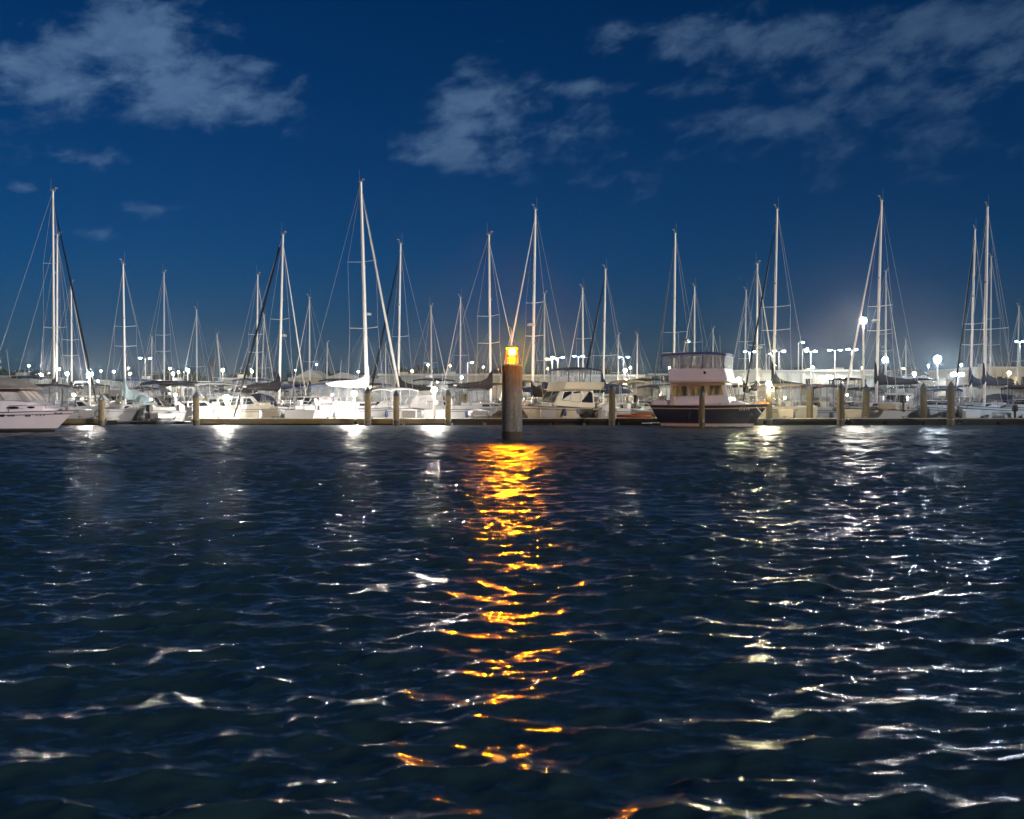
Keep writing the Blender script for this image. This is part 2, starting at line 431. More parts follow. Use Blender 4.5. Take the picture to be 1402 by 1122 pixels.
    if dodger is not None:
        secs = []
        for xx, hh, ww in ((-.24 * L + .9, .5, .9), (-.24 * L + .5, .95, 1.0), (-.24 * L - .15, 1.05, 1.02)):
            zz = dm + .3
            secs.append([(xx, B * .31 * ww * math.cos(u), zz + (hh - .2) * max(0, math.sin(u)) ** .6) for u in [PI * k / 10 for k in range(11)]])
        dg = MB().loft(secs, False).build('dodger', dodger, r)
        wb = MB()
        wb.panel([(-.24 * L + .86, -.5, dm + .62), (-.24 * L + .86, .5, dm + .62), (-.24 * L + .6, .45, dm + .95), (-.24 * L + .6, -.45, dm + .95)], .005, .06).build('dodger_window', VINYL, dg)
    if bim is not None:
        canopy(r, x0 + .5, -.24 * L - .4, B * .33, deck(x0) + 1.95, bim, deck(x0) + .3, clear=False)
    if det > 1:
        fenders(r, deck, half, [(x0 + 1.8, -1), (x0 + 4, -1), (x0 + 2.2, 1), (x0 + 4.6, 1)], random.choice([FENDER, FENDB]))
        an = MB(); an.cyl((x1 - .25, 0, deck(x1) + .08), (x1 + .18, 0, deck(x1) - .02), .03, n=5); za_ = deck(x1); [an.add([(x1 + .2, 0, za_ - .05), (x1 - .02, sg * .2, za_ - .12), (x1 + .1, 0, za_ - .4), (x1 + .14, 0, za_ - .12)], [(0, 1, 2), (0, 2, 3), (1, 3, 2), (0, 3, 1)]) for sg in (-1, 1)]; an.build('anchor', IRON, r)
        for q in range(2):
            hx = .3 * J + q * 1.1 - .1
        xe, sg_ = (x1 - .5, 1) if dirn < 0 else (x0 + .4, -1)
        for sd in (-1, 1): MB().tube([(xe, sd * (half(xe) + .02), deck(xe)), (xe + sg_ * .35, sd * (half(xe) + .12), deck(xe) * .62), (xe + sg_ * 1.1, sd * (half(xe) + .3), .5)], .022, 4).build('mooring_line', IRON if sd > 0 else WIRE, r)
        MB().box((.72 * J, 0, deck(.7 * J) + .1), (.5, .5, .08)).build('deck_hatch', GLASS, r, .02)
        pk = MB(); pk.lathe([(.1, 0), (.2, .1), (.22, .25), (.15, .35)], 8, (x0 + .6, .5, deck(x0) + .35)); pk.build('horseshoe_buoy', random.choice([ORANGE, FENDER, CVN]), r)
    return r

CRU = 'motor boats moored in the marina'
def cruiser(label, px, D, rz, L=8.5, B=3.0, fb=1.25, fs=1.0, hm=GEL, anti=ANTI, stripe=STRIPE, fly=False, top=None, clear=True, cab=(-.1, .28), ch=.75, rf=.9, arch=False, ob=False, win=None, winm=GLASS, hardtop=False, name='motor_boat', cat='motor boat', toph=None, group=CRU, trake=-.1, topx=None, fr=None, housem=None, rail=True, dome=False, whips=1, fen=True):
    r = thing(name, label, cat, (X(px, D), D, 0), rz, group)
    x0, x1 = -L / 2, L / 2
    _, deck, half = hull(r, x0, x1, B, fb, fs, [hm, anti, stripe], transom=.9, over=.14, trake=trake, flare=.4)
    xa, xf = cab[0] * L, cab[1] * L; hullm = hm; hm = housem or hm
    zd = deck(xa)
    # raised foredeck trunk + house
    bt, tp = house(xf - .4, xf + .16 * L, deck(xf) - .03, deck(xf + .16 * L) - .03, B * .34, B * .2, .28, .0, .8, .1)
    house_mb(MB(), bt, tp).build('fore_cabin', hm, r, .06)
    bt, tp = house(xa, xf, zd - .03, deck(xf) + .12, B * .42, B * .36, ch, .05, rf, .14)
    hb = house_mb(MB(), bt, tp).build('deck_house', hm, r, .05)
    fc = faces(bt, tp)
    spec = win or [('s', .06, .42, .38, .86), ('s', .47, .82, .38, .84), ('p', .18, .53, .38, .84), ('p', .58, .94, .38, .86), ('f', .06, .48, .22, .86), ('f', .52, .94, .22, .86), ('a', .1, .45, .1, .8), ('a', .55, .9, .2, .8)]
    windows(hb, fc, spec, winm, frame=fr)
    zt = tp[0][2]
    cb = MB()
    for sgn in (-1, 1): cb.box(((xa + x0) / 2, sgn * B * .4, zd + .12), (xa - x0 - .3, .16, .32))
    cb.box((x0 + .15, 0, deck(x0) + .1), (.16, B * .78, .3)); cb.build('cockpit_coaming', hm, r, .03)
    se = MB(); se.box((x0 + .6, 0, deck(x0) + .15), (.5, B * .6, .4)); se.box((xa - .6, -B * .2, zd + .3), (.4, .45, .7)); se.build('seat', CVW, r, .04)
    ph = MB().box((x0 - .3, 0, .18), (.6, B * .8, .06)).build('swim_platform', hm, r, .02)
    zc = zt
    if fly:
        f0, f1 = tp[0][0] - .12 * L, tp[1][0] - .05
        bt2, tp2 = house(f0, f1, zt + .02, zt + .02, B * .43, B * .38, .55, -.02, .22, -.03)
        fl = house_mb(MB(), bt2, tp2).build('flybridge', hm, r, .05)
        MB().box(((f0 + f1) / 2, 0, zt + .02), (f1 - f0 + .25, B * .9, .06)).build('flybridge_floor', hm, fl, .02)
        st = MB(); st.box((f1 - 1.1, 0, zt + .75), (.4, B * .5, .5)); st.build('helm_seat', CVW, fl, .05)
        zc = zt + .57
        if top is not None: canopy(r, f0 + .1, f1 - .3, B * .41, zc + (toph or .95), top, zc - .02, clear=clear)
    elif hardtop:
        canopy(r, x0 + .4, xf - rf * .6, B * .43, zt + (toph or .5), top or CVG, zt - .1, clear=clear, rise=.08)
    elif top is not None:
        ta, tb = topx or (x0 + .3, xa + .9)
        canopy(r, ta, tb, B * .42, zd + (toph or 1.9), top, zd + .25, clear=clear)
    if arch:
        b = MB(); za = zt if not fly else zc; xx = tp[0][0] - .2
        b.tube([(xx - .5, -B * .4, zd + .2), (xx, -B * .36, za + .9), (xx + .1, 0, za + 1.05), (xx, B * .36, za + .9), (xx - .5, B * .4, zd + .2)], .06, 6)
        b.build('radar_arch', hm, r)
        if dome: radar(r, (xx + .1, 0, za + 1.1))
    for k in range(whips): whip(r, (tp[0][0] + .2 + .7 * k, (-1) ** k * B * .36, zt + (.5 if fly else 0)), random.uniform(1.6, 2.8), .3)
    if rail: rails(r, deck, half, [xf + .2, xf + .2 + (x1 - xf) * .3, xf + .2 + (x1 - xf) * .6, x1 - .35], .5)
    if fen: fenders(r, deck, half, [(-.2 * L, -1), (.1 * L, -1), (-.2 * L, 1), (.1 * L, 1)], random.choice([FENDER, FENDB]))
    if fen:
        xe, sg_ = (x1 - .7, 1) if math.sin(rz) < 0 else (x0 + .3, -1)
        for sd in (-1, 1): MB().tube([(xe, sd * (half(xe) + .02), deck(xe)), (xe + sg_ * .3, sd * (half(xe) + .1), deck(xe) * .6), (xe + sg_ * 1.0, sd * (half(xe) + .3), .5)], .022, 4).build('mooring_line', IRON, r)
    if ob:
        outboard(r, x0 - .3, -.35, .85, random.choice([RUB, GEL]), s=1.3)
        if B > 2.7: outboard(r, x0 - .3, .35, .85, RUB, s=1.3)
    return r, deck, half, (bt, tp), hb
# ================================================================ WORLD: moonlit night sky
MOON_EL, MOON_AZ = 20.0, 132.0          # low moon off to the right and behind the camera
w = bpy.data.worlds.new('World'); sc.world = w; w.use_nodes = True
nt = w.node_tree; N = nt.nodes; LK = nt.links
class E_:
    """tiny math-node expressions"""
    def __init__(s, o): s.o = o
    def _b(s, op, b, rev=False):
        n = N.new('ShaderNodeMath'); n.operation = op
        a, c = (b, s) if rev else (s, b)
        for i, q in enumerate((a, c)):
            if isinstance(q, E_): LK.new(q.o, n.inputs[i])
            elif q is not None: n.inputs[i].default_value = q
        return E_(n.outputs[0])
    def __add__(s, b): return s._b('ADD', b)
    def __sub__(s, b): return s._b('SUBTRACT', b)
    def __mul__(s, b): return s._b('MULTIPLY', b)
    def __truediv__(s, b): return s._b('DIVIDE', b)
    def f(s, op, b=None): return s._b(op, b)
bg = N['Background']
sky = N.new('ShaderNodeTexSky'); sky.sky_type = 'NISHITA'; sky.sun_disc = False
sky.sun_elevation = R(MOON_EL); sky.sun_rotation = R(MOON_AZ); sky.ozone_density = 4.0; sky.air_density = 1.0; sky.dust_density = .4
tc0 = N.new('ShaderNodeTexCoord'); sx0 = N.new('ShaderNodeSeparateXYZ'); LK.new(tc0.outputs['Generated'], sx0.inputs[0]); SZ = sx0.outputs[2]
tint = N.new('ShaderNodeMix'); tint.data_type = 'RGBA'; tint.blend_type = 'MULTIPLY'; tint.inputs[0].default_value = 1
# deep blue overhead, greyer and dimmer towards the harbour horizon
gr = N.new('ShaderNodeValToRGB'); ge = gr.color_ramp.elements
ge[0].position, ge[1].position = 0.0, .42
ge[0].color = (.145, .225, .365, 1); ge[1].color = (.004, .225, .485, 1)
ge.new(.14).color = (.04, .24, .50, 1)
LK.new(SZ, gr.inputs[0]); LK.new(gr.outputs[0], tint.inputs[7])
LK.new(sky.outputs[0], tint.inputs[6])
tc = N.new('ShaderNodeTexCoord'); sx = N.new('ShaderNodeSeparateXYZ'); LK.new(tc.outputs['Generated'], sx.inputs[0])
dx_, dy_, dz_ = (E_(sx.outputs[i]) for i in range(3))
az = dx_.f('ARCTAN2', dy_); el = dz_.f('ARCSINE')
# where the cloud banks hang: azimuth, elevation, half widths (all in radians), weight
BANKS = [(60, 95, 105, 50, .95), (200, 70, 95, 65, 1.0), (265, 125, 120, 42, 1.0), (170, 22, 75, 30, .7), (135, 217, 80, 18, .62), (28, 257, 26, 10, .62),
         (205, 288, 55, 14, .5), (125, 320, 75, 12, .5), (665, 165, 85, 62, .95), (640, 205, 95, 34, .9), (800, 120, 75, 14, .75), (790, 195, 90, 46, .62), (770, 245, 160, 26, .4),
         (930, 62, 100, 34, .8), (1080, 50, 150, 40, .75), (1290, 40, 150, 46, .8), (1050, 165, 140, 26, .62), (1260, 125, 170, 40, .75), (1340, 185, 150, 36, .55), (1000, 215, 130, 20, .5), (1180, 240, 220, 26, .36),
         (330, 95, 60, 22, .6), (380, 140, 40, 14, .6), (90, 60, 90, 30, .8), (900, 45, 120, 26, .7), (1180, 95, 220, 36, .72), (1380, 95, 120, 50, .7), (950, 120, 110, 22, .5), (1250, 200, 240, 40, .5), (880, 250, 200, 30, .4),
         (-250, 140, 160, 50, .8), (1650, 120, 180, 60, .8), (1900, 240, 160, 30, .6), (-500, 230, 180, 30, .6)]
msk = None
for px, py, hw, hh, wt in BANKS:
    u, v = math.atan2(px - CX, F), math.atan2((Y0 - py), math.hypot(F, px - CX))
    du = (az - u) / (hw / F); dv = (el - v) / (hh / F)
    q = ((du * du + dv * dv) * -.8).f('EXPONENT') * wt
    msk = q if msk is None else msk.f('MAXIMUM', q)
# the cloud texture, slightly sheared so that the banks rise to the right
cb = N.new('ShaderNodeCombineXYZ'); LK.new(az.o, cb.inputs[0]); LK.new((el * 1.75 - az * .28).o, cb.inputs[1])
def noise(scale, detail, rough, dist, src):
    n = N.new('ShaderNodeTexNoise'); n.inputs['Scale'].default_value = scale; n.inputs['Detail'].default_value = detail
    n.inputs['Roughness'].default_value = rough; n.inputs['Distortion'].default_value = dist; LK.new(src, n.inputs['Vector'])
    return E_(n.outputs[0])
n1 = noise(12.0, 10, .62, .3, cb.outputs[0]); n2 = noise(26.0, 8, .62, .3, cb.outputs[0])
cov = (msk * .8 + n1 * 1.5 + n2 * .8 - 1.40)
mr_ = N.new('ShaderNodeMapRange'); mr_.interpolation_type = 'SMOOTHSTEP'; mr_.inputs['From Min'].default_value = 0; mr_.inputs['From Max'].default_value = .5
LK.new(cov.o, mr_.inputs['Value'])
cl = E_(mr_.outputs[0]) * msk.f('MINIMUM', 1.0).f('POWER', .5) * (n2 * 1.5 + .12)
ccol = N.new('ShaderNodeMix'); ccol.data_type = 'RGBA'
ccol.inputs[6].default_value = (.085, .165, .30, 1); ccol.inputs[7].default_value = (.045, .092, .18, 1)
mz = N.new('ShaderNodeMapRange'); mz.inputs['From Min'].default_value = -.2; mz.inputs['From Max'].default_value = .35; LK.new(az.o, mz.inputs['Value']); LK.new(mz.outputs[0], ccol.inputs[0])
scl = N.new('ShaderNodeMix'); scl.data_type = 'RGBA'; scl.blend_type = 'MULTIPLY'; scl.inputs[0].default_value = 1
SKYS = .05
scl.inputs[7].default_value = (1 / SKYS,) * 3 + (1,)
LK.new(ccol.outputs[2], scl.inputs[6])
mx = N.new('ShaderNodeMix'); mx.data_type = 'RGBA'
mb_ = N.new('ShaderNodeMapRange'); mb_.interpolation_type = 'SMOOTHSTEP'; mb_.inputs['From Min'].default_value = -.6; mb_.inputs['From Max'].default_value = .5; mb_.inputs['To Min'].default_value = .3; LK.new(sx.outputs[1], mb_.inputs['Value'])
dim = N.new('ShaderNodeMix'); dim.data_type = 'RGBA'; dim.blend_type = 'MULTIPLY'; dim.inputs[0].default_value = 1      # sky dimmed behind the camera to cut its wash on facing surfaces
LK.new(tint.outputs[2], dim.inputs[6]); LK.new(mb_.outputs[0], dim.inputs[7])
LK.new((cl * .9).f('MINIMUM', .9).o, mx.inputs[0]); LK.new(dim.outputs[2], mx.inputs[6]); LK.new(scl.outputs[2], mx.inputs[7])
LK.new(mx.outputs[2], bg.inputs[0]); bg.inputs[1].default_value = SKYS

sl = bpy.data.lights.new('moon', 'SUN'); sl.energy = 2.15; sl.angle = R(3); sl.color = (1, .96, .92)
so = bpy.data.objects.new('moon', sl); COL.objects.link(so)
d = Vector((math.sin(R(MOON_AZ)) * math.cos(R(MOON_EL)), math.cos(R(MOON_AZ)) * math.cos(R(MOON_EL)), math.sin(R(MOON_EL))))
so.rotation_euler = d.to_track_quat('Z', 'Y').to_euler(); so.location = (0, -20, 60)

# ================================================================ WATER
SLOPE = .0215
def make_water():
    D = [1.9]
    while D[-1] < 66: D.append(D[-1] * 1.0026)
    while D[-1] < 160: D.append(D[-1] * 1.02)
    D = np.array(D); na = 980
    A = np.linspace(-R(40), R(40), na)
    gx = (D[:, None] * np.tan(A)[None, :]); gy = np.repeat(D[:, None], na, 1)
    px, py, pz = gx.copy(), gy.copy(), np.zeros_like(gx)
    step = np.gradient(D)[:, None]
    M = 220
    lam = np.exp(rng.normal(np.log(.28), .7, M)).clip(.075, 1.9)
    th = -PI / 2 + .12 + rng.normal(0, 1, M) * np.clip(.6 - .1 * lam, .36, .58)
    ph = rng.uniform(0, 2 * PI, M)
    lost = np.zeros_like(step)
    # gusts: bands of slightly rougher and calmer water
    gust = 1 + .22 * np.sin(gx * .31 + gy * .43 + 1) * np.sin(gx * -.17 + gy * .21 + 2) + .16 * np.sin(gx * .9 + gy * .6)
    for l, t, p in zip(lam, th, ph):
        k = 2 * PI / l
        s = SLOPE * (.7 if l > 1.3 else 1)
        if l > .38: s = s * (1 + .55 * np.clip((D[:, None] - 10) / 16, 0, 1))      # breezier out towards the berths
        a = s / k
        fade = np.clip((l / step - 2.2) / 3.5, 0, 1)
        lost = lost + (1 - fade ** 2) * s * s / 2
        fi = k * (gx * math.cos(t) + gy * math.sin(t)) + p
        c, sn = np.cos(fi), np.sin(fi)
        pz += a * fade * c * gust
        px -= .9 * a * fade * math.cos(t) * sn; py -= .9 * a * fade * math.sin(t) * sn
    co = np.stack([px, py, pz], -1).reshape(-1, 3)
    ripple = np.repeat(np.sqrt(lost), na, 1).ravel()       # slope of the ripples too small for the mesh: goes into the roughness
    nr = len(D)
    i = np.arange(nr - 1)[:, None] * na + np.arange(na - 1)[None, :]
    fa = np.stack([i, i + 1, i + na + 1, i + na], -1).reshape(-1, 4)
    base = len(co)
    co = np.vstack([co, [[-900, -300, -.34], [900, -300, -.34], [900, 400, -.34], [-900, 400, -.34]]])
    fa = np.vstack([fa, [[base, base + 1, base + 2, base + 3]]])
    me = bpy.data.meshes.new('water')
    me.vertices.add(len(co)); me.vertices.foreach_set('co', co.astype(np.float32).ravel())
    me.loops.add(fa.size); me.loops.foreach_set('vertex_index', fa.astype(np.int32).ravel())
    me.polygons.add(len(fa)); me.polygons.foreach_set('loop_start', np.arange(0, fa.size, 4, dtype=np.int32))
    me.polygons.foreach_set('use_smooth', np.ones(len(fa), dtype=bool))
    me.update(calc_edges=True)
    m = bpy.data.materials.new('sea_water'); m.use_nodes = True
    nt = m.node_tree; p = nt.nodes['Principled BSDF']
    p.inputs['Base Color'].default_value = (.014, .034, .046, 1); p.inputs['Roughness'].default_value = .1; p.inputs['IOR'].default_value = 1.333
    at_ = me.attributes.new('ripple', 'FLOAT', 'POINT'); at_.data.foreach_set('value', np.concatenate([ripple, [.1] * 4]).astype(np.float32))
    an = nt.nodes.new('ShaderNodeAttribute'); an.attribute_name = 'ripple'
    rm = nt.nodes.new('ShaderNodeMath'); rm.operation = 'MULTIPLY_ADD'; rm.inputs[1].default_value = 1.0; rm.inputs[2].default_value = .11
    nt.links.new(an.outputs['Fac'], rm.inputs[0]); nt.links.new(rm.outputs[0], p.inputs['Roughness'])
    tc = nt.nodes.new('ShaderNodeTexCoord'); last = None
    for sc_, st, ds, sx_ in ((11.0, .6, .014, .5), (30.0, .5, .006, .6)):
        mp = nt.nodes.new('ShaderNodeMapping'); mp.inputs['Scale'].default_value = (sx_, 1, 1); mp.inputs['Rotation'].default_value = (0, 0, .12 if sc_ < 10 else -.2)
        nz = nt.nodes.new('ShaderNodeTexNoise'); nz.inputs['Scale'].default_value = sc_; nz.inputs['Detail'].default_value = 2; nz.inputs['Distortion'].default_value = .4
        b = nt.nodes.new('ShaderNodeBump'); b.inputs['Strength'].default_value = st; b.inputs['Distance'].default_value = ds
        nt.links.new(tc.outputs['Object'], mp.inputs[0]); nt.links.new(mp.outputs[0], nz.inputs['Vector']); nt.links.new(nz.outputs[0], b.inputs['Height'])
        if last: nt.links.new(last.outputs[0], b.inputs['Normal'])
        last = b
    nt.links.new(last.outputs[0], p.inputs['Normal'])
    me.materials.append(m)
    o = bpy.data.objects.new('water', me); COL.objects.link(o)
    tag(o, 'dark rippled harbour water with lamp reflections', None, None, 'structure')
make_water()

# ================================================================ LAND BEHIND THE MARINA
g = MB(); g.box((0, 1150, .4), (4000, 2026, 1.6))
tag(g.build('ground', mat('quay_ground', (.06, .06, .055), .9, var=.25, scale=.2)), 'low dark quayside land behind the marina', None, None, 'structure')

# ================================================================ CHANNEL BEACON
LANT = 13000.0
def beacon():
    k = 41.2 / F
    r = thing('channel_beacon', 'concrete channel beacon pile with glowing orange lantern, alone in the water', 'beacon', (0, 41.2, 0))
    m = bpy.data.materials.new('beacon_concrete'); m.use_nodes = True
    nt = m.node_tree; p = nt.nodes['Principled BSDF']; p.inputs['Roughness'].default_value = .85
    tc = nt.nodes.new('ShaderNodeTexCoord'); s = nt.nodes.new('ShaderNodeSeparateXYZ'); nt.links.new(tc.outputs['Object'], s.inputs[0])
    mp = nt.nodes.new('ShaderNodeMapping'); mp.inputs['Scale'].default_value = (3, 3, .35)
    n = nt.nodes.new('ShaderNodeTexNoise'); n.inputs['Scale'].default_value = 2.2; n.inputs['Detail'].default_value = 8
    nt.links.new(tc.outputs['Object'], mp.inputs[0]); nt.links.new(mp.outputs[0], n.inputs['Vector'])
    n2 = nt.nodes.new('ShaderNodeTexNoise'); n2.inputs['Scale'].default_value = 9; n2.inputs['Detail'].default_value = 6; nt.links.new(tc.outputs['Object'], n2.inputs['Vector'])
    def math_(op, a, b):
        q = nt.nodes.new('ShaderNodeMath'); q.operation = op
        for i, v in enumerate((a, b)):
            if isinstance(v, (int, float)): q.inputs[i].default_value = v
            else: nt.links.new(v, q.inputs[i])
        return q.outputs[0]
    def mixc(f, a, b):
        q = nt.nodes.new('ShaderNodeMix'); q.data_type = 'RGBA'; nt.links.new(f, q.inputs[0])
        for i, v in ((6, a), (7, b)):
            if isinstance(v, tuple): q.inputs[i].default_value = (*v, 1)
            else: nt.links.new(v, q.inputs[i])
        return q.outputs[2]
    def mr(v, a, b):
        q = nt.nodes.new('ShaderNodeMapRange'); q.inputs['From Min'].default_value = a; q.inputs['From Max'].default_value = b; nt.links.new(v, q.inputs['Value']); return q.outputs[0]
    base = mixc(mr(n2.outputs[0], .3, .7), (.11, .105, .095), (.2, .19, .17))
    glow_tint = mr(math_('ADD', s.outputs[2], math_('MULTIPLY', n.outputs[0], 2.0)), 2.7, 4.0)      # orange lantern glow on the upper shaft, painted into the base colour
    base = mixc(glow_tint, base, (.24, .07, .012))
    grime = mr(n.outputs[0], .5, .68)
    base = mixc(math_('MULTIPLY', grime, .6), base, (.045, .04, .034))
    wet = mr(math_('SUBTRACT', math_('MULTIPLY', n2.outputs[0], .06), s.outputs[2]), -.34, -.31)    # tide band with weed
    base = mixc(wet, base, (.04, .028, .016))
    nt.links.new(base, p.inputs['Base Color'])
    b = nt.nodes.new('ShaderNodeBump'); b.inputs['Strength'].default_value = .5; b.inputs['Distance'].default_value = .02; nt.links.new(n2.outputs[0], b.inputs['Height']); nt.links.new(b.outputs[0], p.inputs['Normal'])
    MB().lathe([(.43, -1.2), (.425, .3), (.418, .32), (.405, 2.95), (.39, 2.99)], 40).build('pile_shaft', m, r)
    cap = MB().lathe([(.36, 2.985), (.412, 2.99), (.412, 3.035), (.3, 3.05)], 40).build('cap_plate', mat('cap_steel', (.4, .3, .17), .5, metal=.3, var=.3), r)
    for q in range(8): MB().cyl((.34 * math.cos(q * PI / 4), .34 * math.sin(q * PI / 4), 3.03), (.34 * math.cos(q * PI / 4), .34 * math.sin(q * PI / 4), 3.08), .022, n=6).build('anchor_bolt', STEEL, cap)
    YEL = mat('lantern_yellow', (.7, .42, .04), .45, var=.1)
    ln = MB()
    ln.lathe([(.27, 3.04), (.27, 3.08), (.25, 3.09)], 20); ln.lathe([(.25, 3.36), (.26, 3.37), (.26, 3.40), (.24, 3.41)], 20)
    for q in range(12):
        a = q * PI / 6
        ln.cyl((.25 * math.cos(a), .25 * math.sin(a), 3.08), (.24 * math.cos(a), .24 * math.sin(a), 3.37), .016, n=5)
        ln.cyl((.25 * math.cos(a), .25 * math.sin(a), 3.1), (.24 * math.cos(a + PI / 6), .24 * math.sin(a + PI / 6), 3.36), .009, n=4)
    for z in (3.16, 3.25): ln.tube([(.25 * math.cos(q * PI / 12), .25 * math.sin(q * PI / 12), z) for q in range(25)], .01, 4)
    lant = ln.build('lantern_stand', YEL, r)
    MB().lathe([(.08, 3.43), (.12, 3.45), (.135, 3.5), (.135, 3.61), (.12, 3.66), (.08, 3.68)], 24).build('lantern_core', emit('lantern_glow', (1.0, .27, .0005), LANT), r)
    lens = MB()
    for z in (3.43, 3.475, 3.52, 3.565, 3.61, 3.655): lens.tube([(.225 * math.cos(q * PI / 16), .225 * math.sin(q * PI / 16), z) for q in range(33)], .0135, 6)
    for q in range(8): lens.cyl((.232 * math.cos(q * PI / 4 + .2), .232 * math.sin(q * PI / 4 + .2), 3.41), (.232 * math.cos(q * PI / 4 + .2), .232 * math.sin(q * PI / 4 + .2), 3.69), .012, n=5)
    lens.build('lantern_lens', emit('lens_ribs', (1.0, .3, .012), 1.7), r)
    MB().lathe([(.12, 3.1), (.14, 3.12), (.14, 3.33), (.12, 3.35)], 16).build('lower_lamp', emit('lantern_glow_low', (1.0, .33, .006), LANT * .0014), lant)
    tp = MB().lathe([(.25, 3.69), (.25, 3.715), (.2, 3.74), (.12, 3.79), (.04, 3.82), (.02, 3.83)], 24).build('lantern_top', YEL, r)
    for q in range(6): MB().cyl((.1 * math.cos(q), .1 * math.sin(q), 3.78), (.16 * math.cos(q), .16 * math.sin(q), 3.95), .006, n=4).build('bird_spike', STEEL, tp)
beacon()

# ================================================================ PONTOONS AND PILES
DF = 68.9
ZD = Z(573.2, DF)
sect = [(-31.2, -27.3, 'short timber faced pontoon section beside the lilac motor yacht', 0), (-21.7, -10.6, 'lit timber faced pontoon section under the grey awning boat', 0), (-10.5, -4.2, 'yellow timber pontoon section below the white sail cover', 0),
        (-4.1, 4.9, 'dark rubber faced pontoon section behind the orange beacon', 1), (5.0, 14.2, 'dark pontoon section between the flybridge cruiser and the navy trawler', 1), (14.3, 22.6, 'dark pontoon section in front of the beige canopy boat', 1), (22.7, 30.2, 'dark pontoon section below the black sail cover with flat cap piles', 1), (30.3, 40.5, 'dark pontoon section in front of the pale blue dinghy', 1)]
for xa, xb, lab, dk in sect:
    r = thing('pontoon', lab, 'pontoon', ((xa + xb) / 2, DF + 1.15, 0), 0, 'floating pontoon sections')
    Lx = xb - xa
    MB().box((0, 0, ZD - .05), (Lx, 2.2, .1)).build('deck', PLANK, r, .015)
    b = MB(); b.box((0, -1.13, ZD - .13), (Lx - .04, .07, .2)); b.build('waler', WALERD if dk else WALER, r, .01)
    if not dk: MB().box((0, -1.12, ZD - .3), (Lx - .1, .06, .1)).build('lower_waler', WALER, r, .01)
    b = MB(); nf = int(Lx / 2.2)
    fl = MB()
    for q in range(nf): fl.box((-Lx / 2 + (q + .5) * Lx / nf, 0, .05), (Lx / nf - .25, 2.0, .5))
    o = fl.build('float', FLOATM, r, .05)
    cl = MB()
    for q in range(3):
        x = -Lx / 2 + Lx * (q + .5) / 3; cl.box((x, -.9, ZD + .05), (.09, .08, .1)); cl.box((x, -.9, ZD + .11), (.34, .06, .04))
        o = cl.build('cleat', STEEL, r, .01); cl = MB()
    rb = MB()
    for q in range(int(Lx / 1.3)):
        x = -Lx / 2 + .6 + q * 1.3; rb.cyl((x, -1.175, ZD - .12), (x, -1.165, ZD - .12), .035, n=6)
random.seed(21)
PL = [  # px, top y, base y, width px, cap(0 none 1 cone), label
    (139, 540, 583.0, 8, 1, 'timber pile with dark cone cap, first along the pontoon from the lilac motor yacht'), (268.5, 536, 583.0, 9, 1, 'timber pile with grey cone cap beside the grey awning boat'),
    (503.5, 530, 583.2, 9, 1, 'tall timber pile with pale cone cap under the tallest mast'), (542.5, 534, 583.2, 8.5, 1, 'timber pile with dark blue cap just right of the white furled jib'),
    (613.5, 533, 583.0, 7.5, 1, 'timber pile with pointed blue cap between two black sail covers'), (838, 527, 583.2, 9, 2, 'timber pile with rounded black cap right of the flybridge cruiser'),
    (961, 536, 586.5, 8, 2, 'flat topped pile standing in front of the navy trawler'), (1053, 532, 582.8, 8.5, 0, 'dark pile with a bright lamp on top at the trawler bow'),
    (1108.5, 526, 581.5, 8.5, 2, 'pile with rounded navy cap at the end of a black sail cover'), (1151, 524, 583.6, 10, 1, 'thick pile with pointed blue cap below the tall floodlight'),
    (1186, 526, 582.0, 9, 1, 'pile with pointed dark cap beside the tall floodlight pole'), (1264.5, 524, 582.0, 9, 1, 'pile with pointed blue cap at the boom end of the largest black cover'),
    (1302, 522, 583.3, 10, 1, 'thick pile with pale pointed cap left of the navy sail covers'),
    (163, 540, 577.5, 6, 2, 'thin rounded pile behind the grey white hulls'), (281, 545, 577.5, 6, 0, 'short pile in lamp light under the awning boat'), (636, 540, 578, 5.5, 0, 'thin bare pile behind the grey dinghy'),
    (670, 541, 578, 6, 0, 'bare timber pile just left of the orange beacon'), (870, 541, 578, 5, 0, 'thin bare pile beside the round black cover'), (1297, 534, 577, 4, 0, 'thin brown post behind the pale blue hull')]
for px, yt, yb, wpx, cap, lab in PL:
    D = F * H / (yb - Y0); k = D / F
    r = thing('piling', lab, 'piling', (X(px, D), D, 0), random.uniform(0, 3), 'pilings along the pontoons')
    rad = wpx * k / 2; zt = Z(yt, D); ct = .0 if not cap else (8 if cap == 1 else 4.5) * k
    b = MB(); lean = random.uniform(-.03, .03)
    b.lathe([(rad, -1.2), (rad * 1.02, .34)], 14, mi=1); b.lathe([(rad * 1.02, .34), (rad * .99, (zt - ct) * .6), (rad * .96, zt - ct)], 14)
    b.build('shaft', [PILEW if px < 700 else mat('pile_timber_grey', (.075, .06, .03), .85, var=.45, scale=5, bump=.6, stretch=(6, 6, .7)), PILED], r)
    c = MB()
    if cap == 1: c.lathe([(rad * 1.1, zt - ct - .04), (rad * 1.12, zt - ct + .03), (rad * .08, zt)], 14, smooth=False)
    elif cap == 2: c.lathe([(rad * 1.08, zt - ct - .1), (rad * 1.08, zt - ct + .02), (rad * .95, zt - ct * .5), (rad * .55, zt - ct * .12), (.02, zt)], 14)
    if cap: c.build('pile_cap', CAPB, r)
    hp = MB().tube([((rad + .02) * math.cos(q * PI / 8), (rad + .02) * math.sin(q * PI / 8), .42) for q in range(17)], .02, 5)
    hp.build('pile_hoop', STEEL, r)

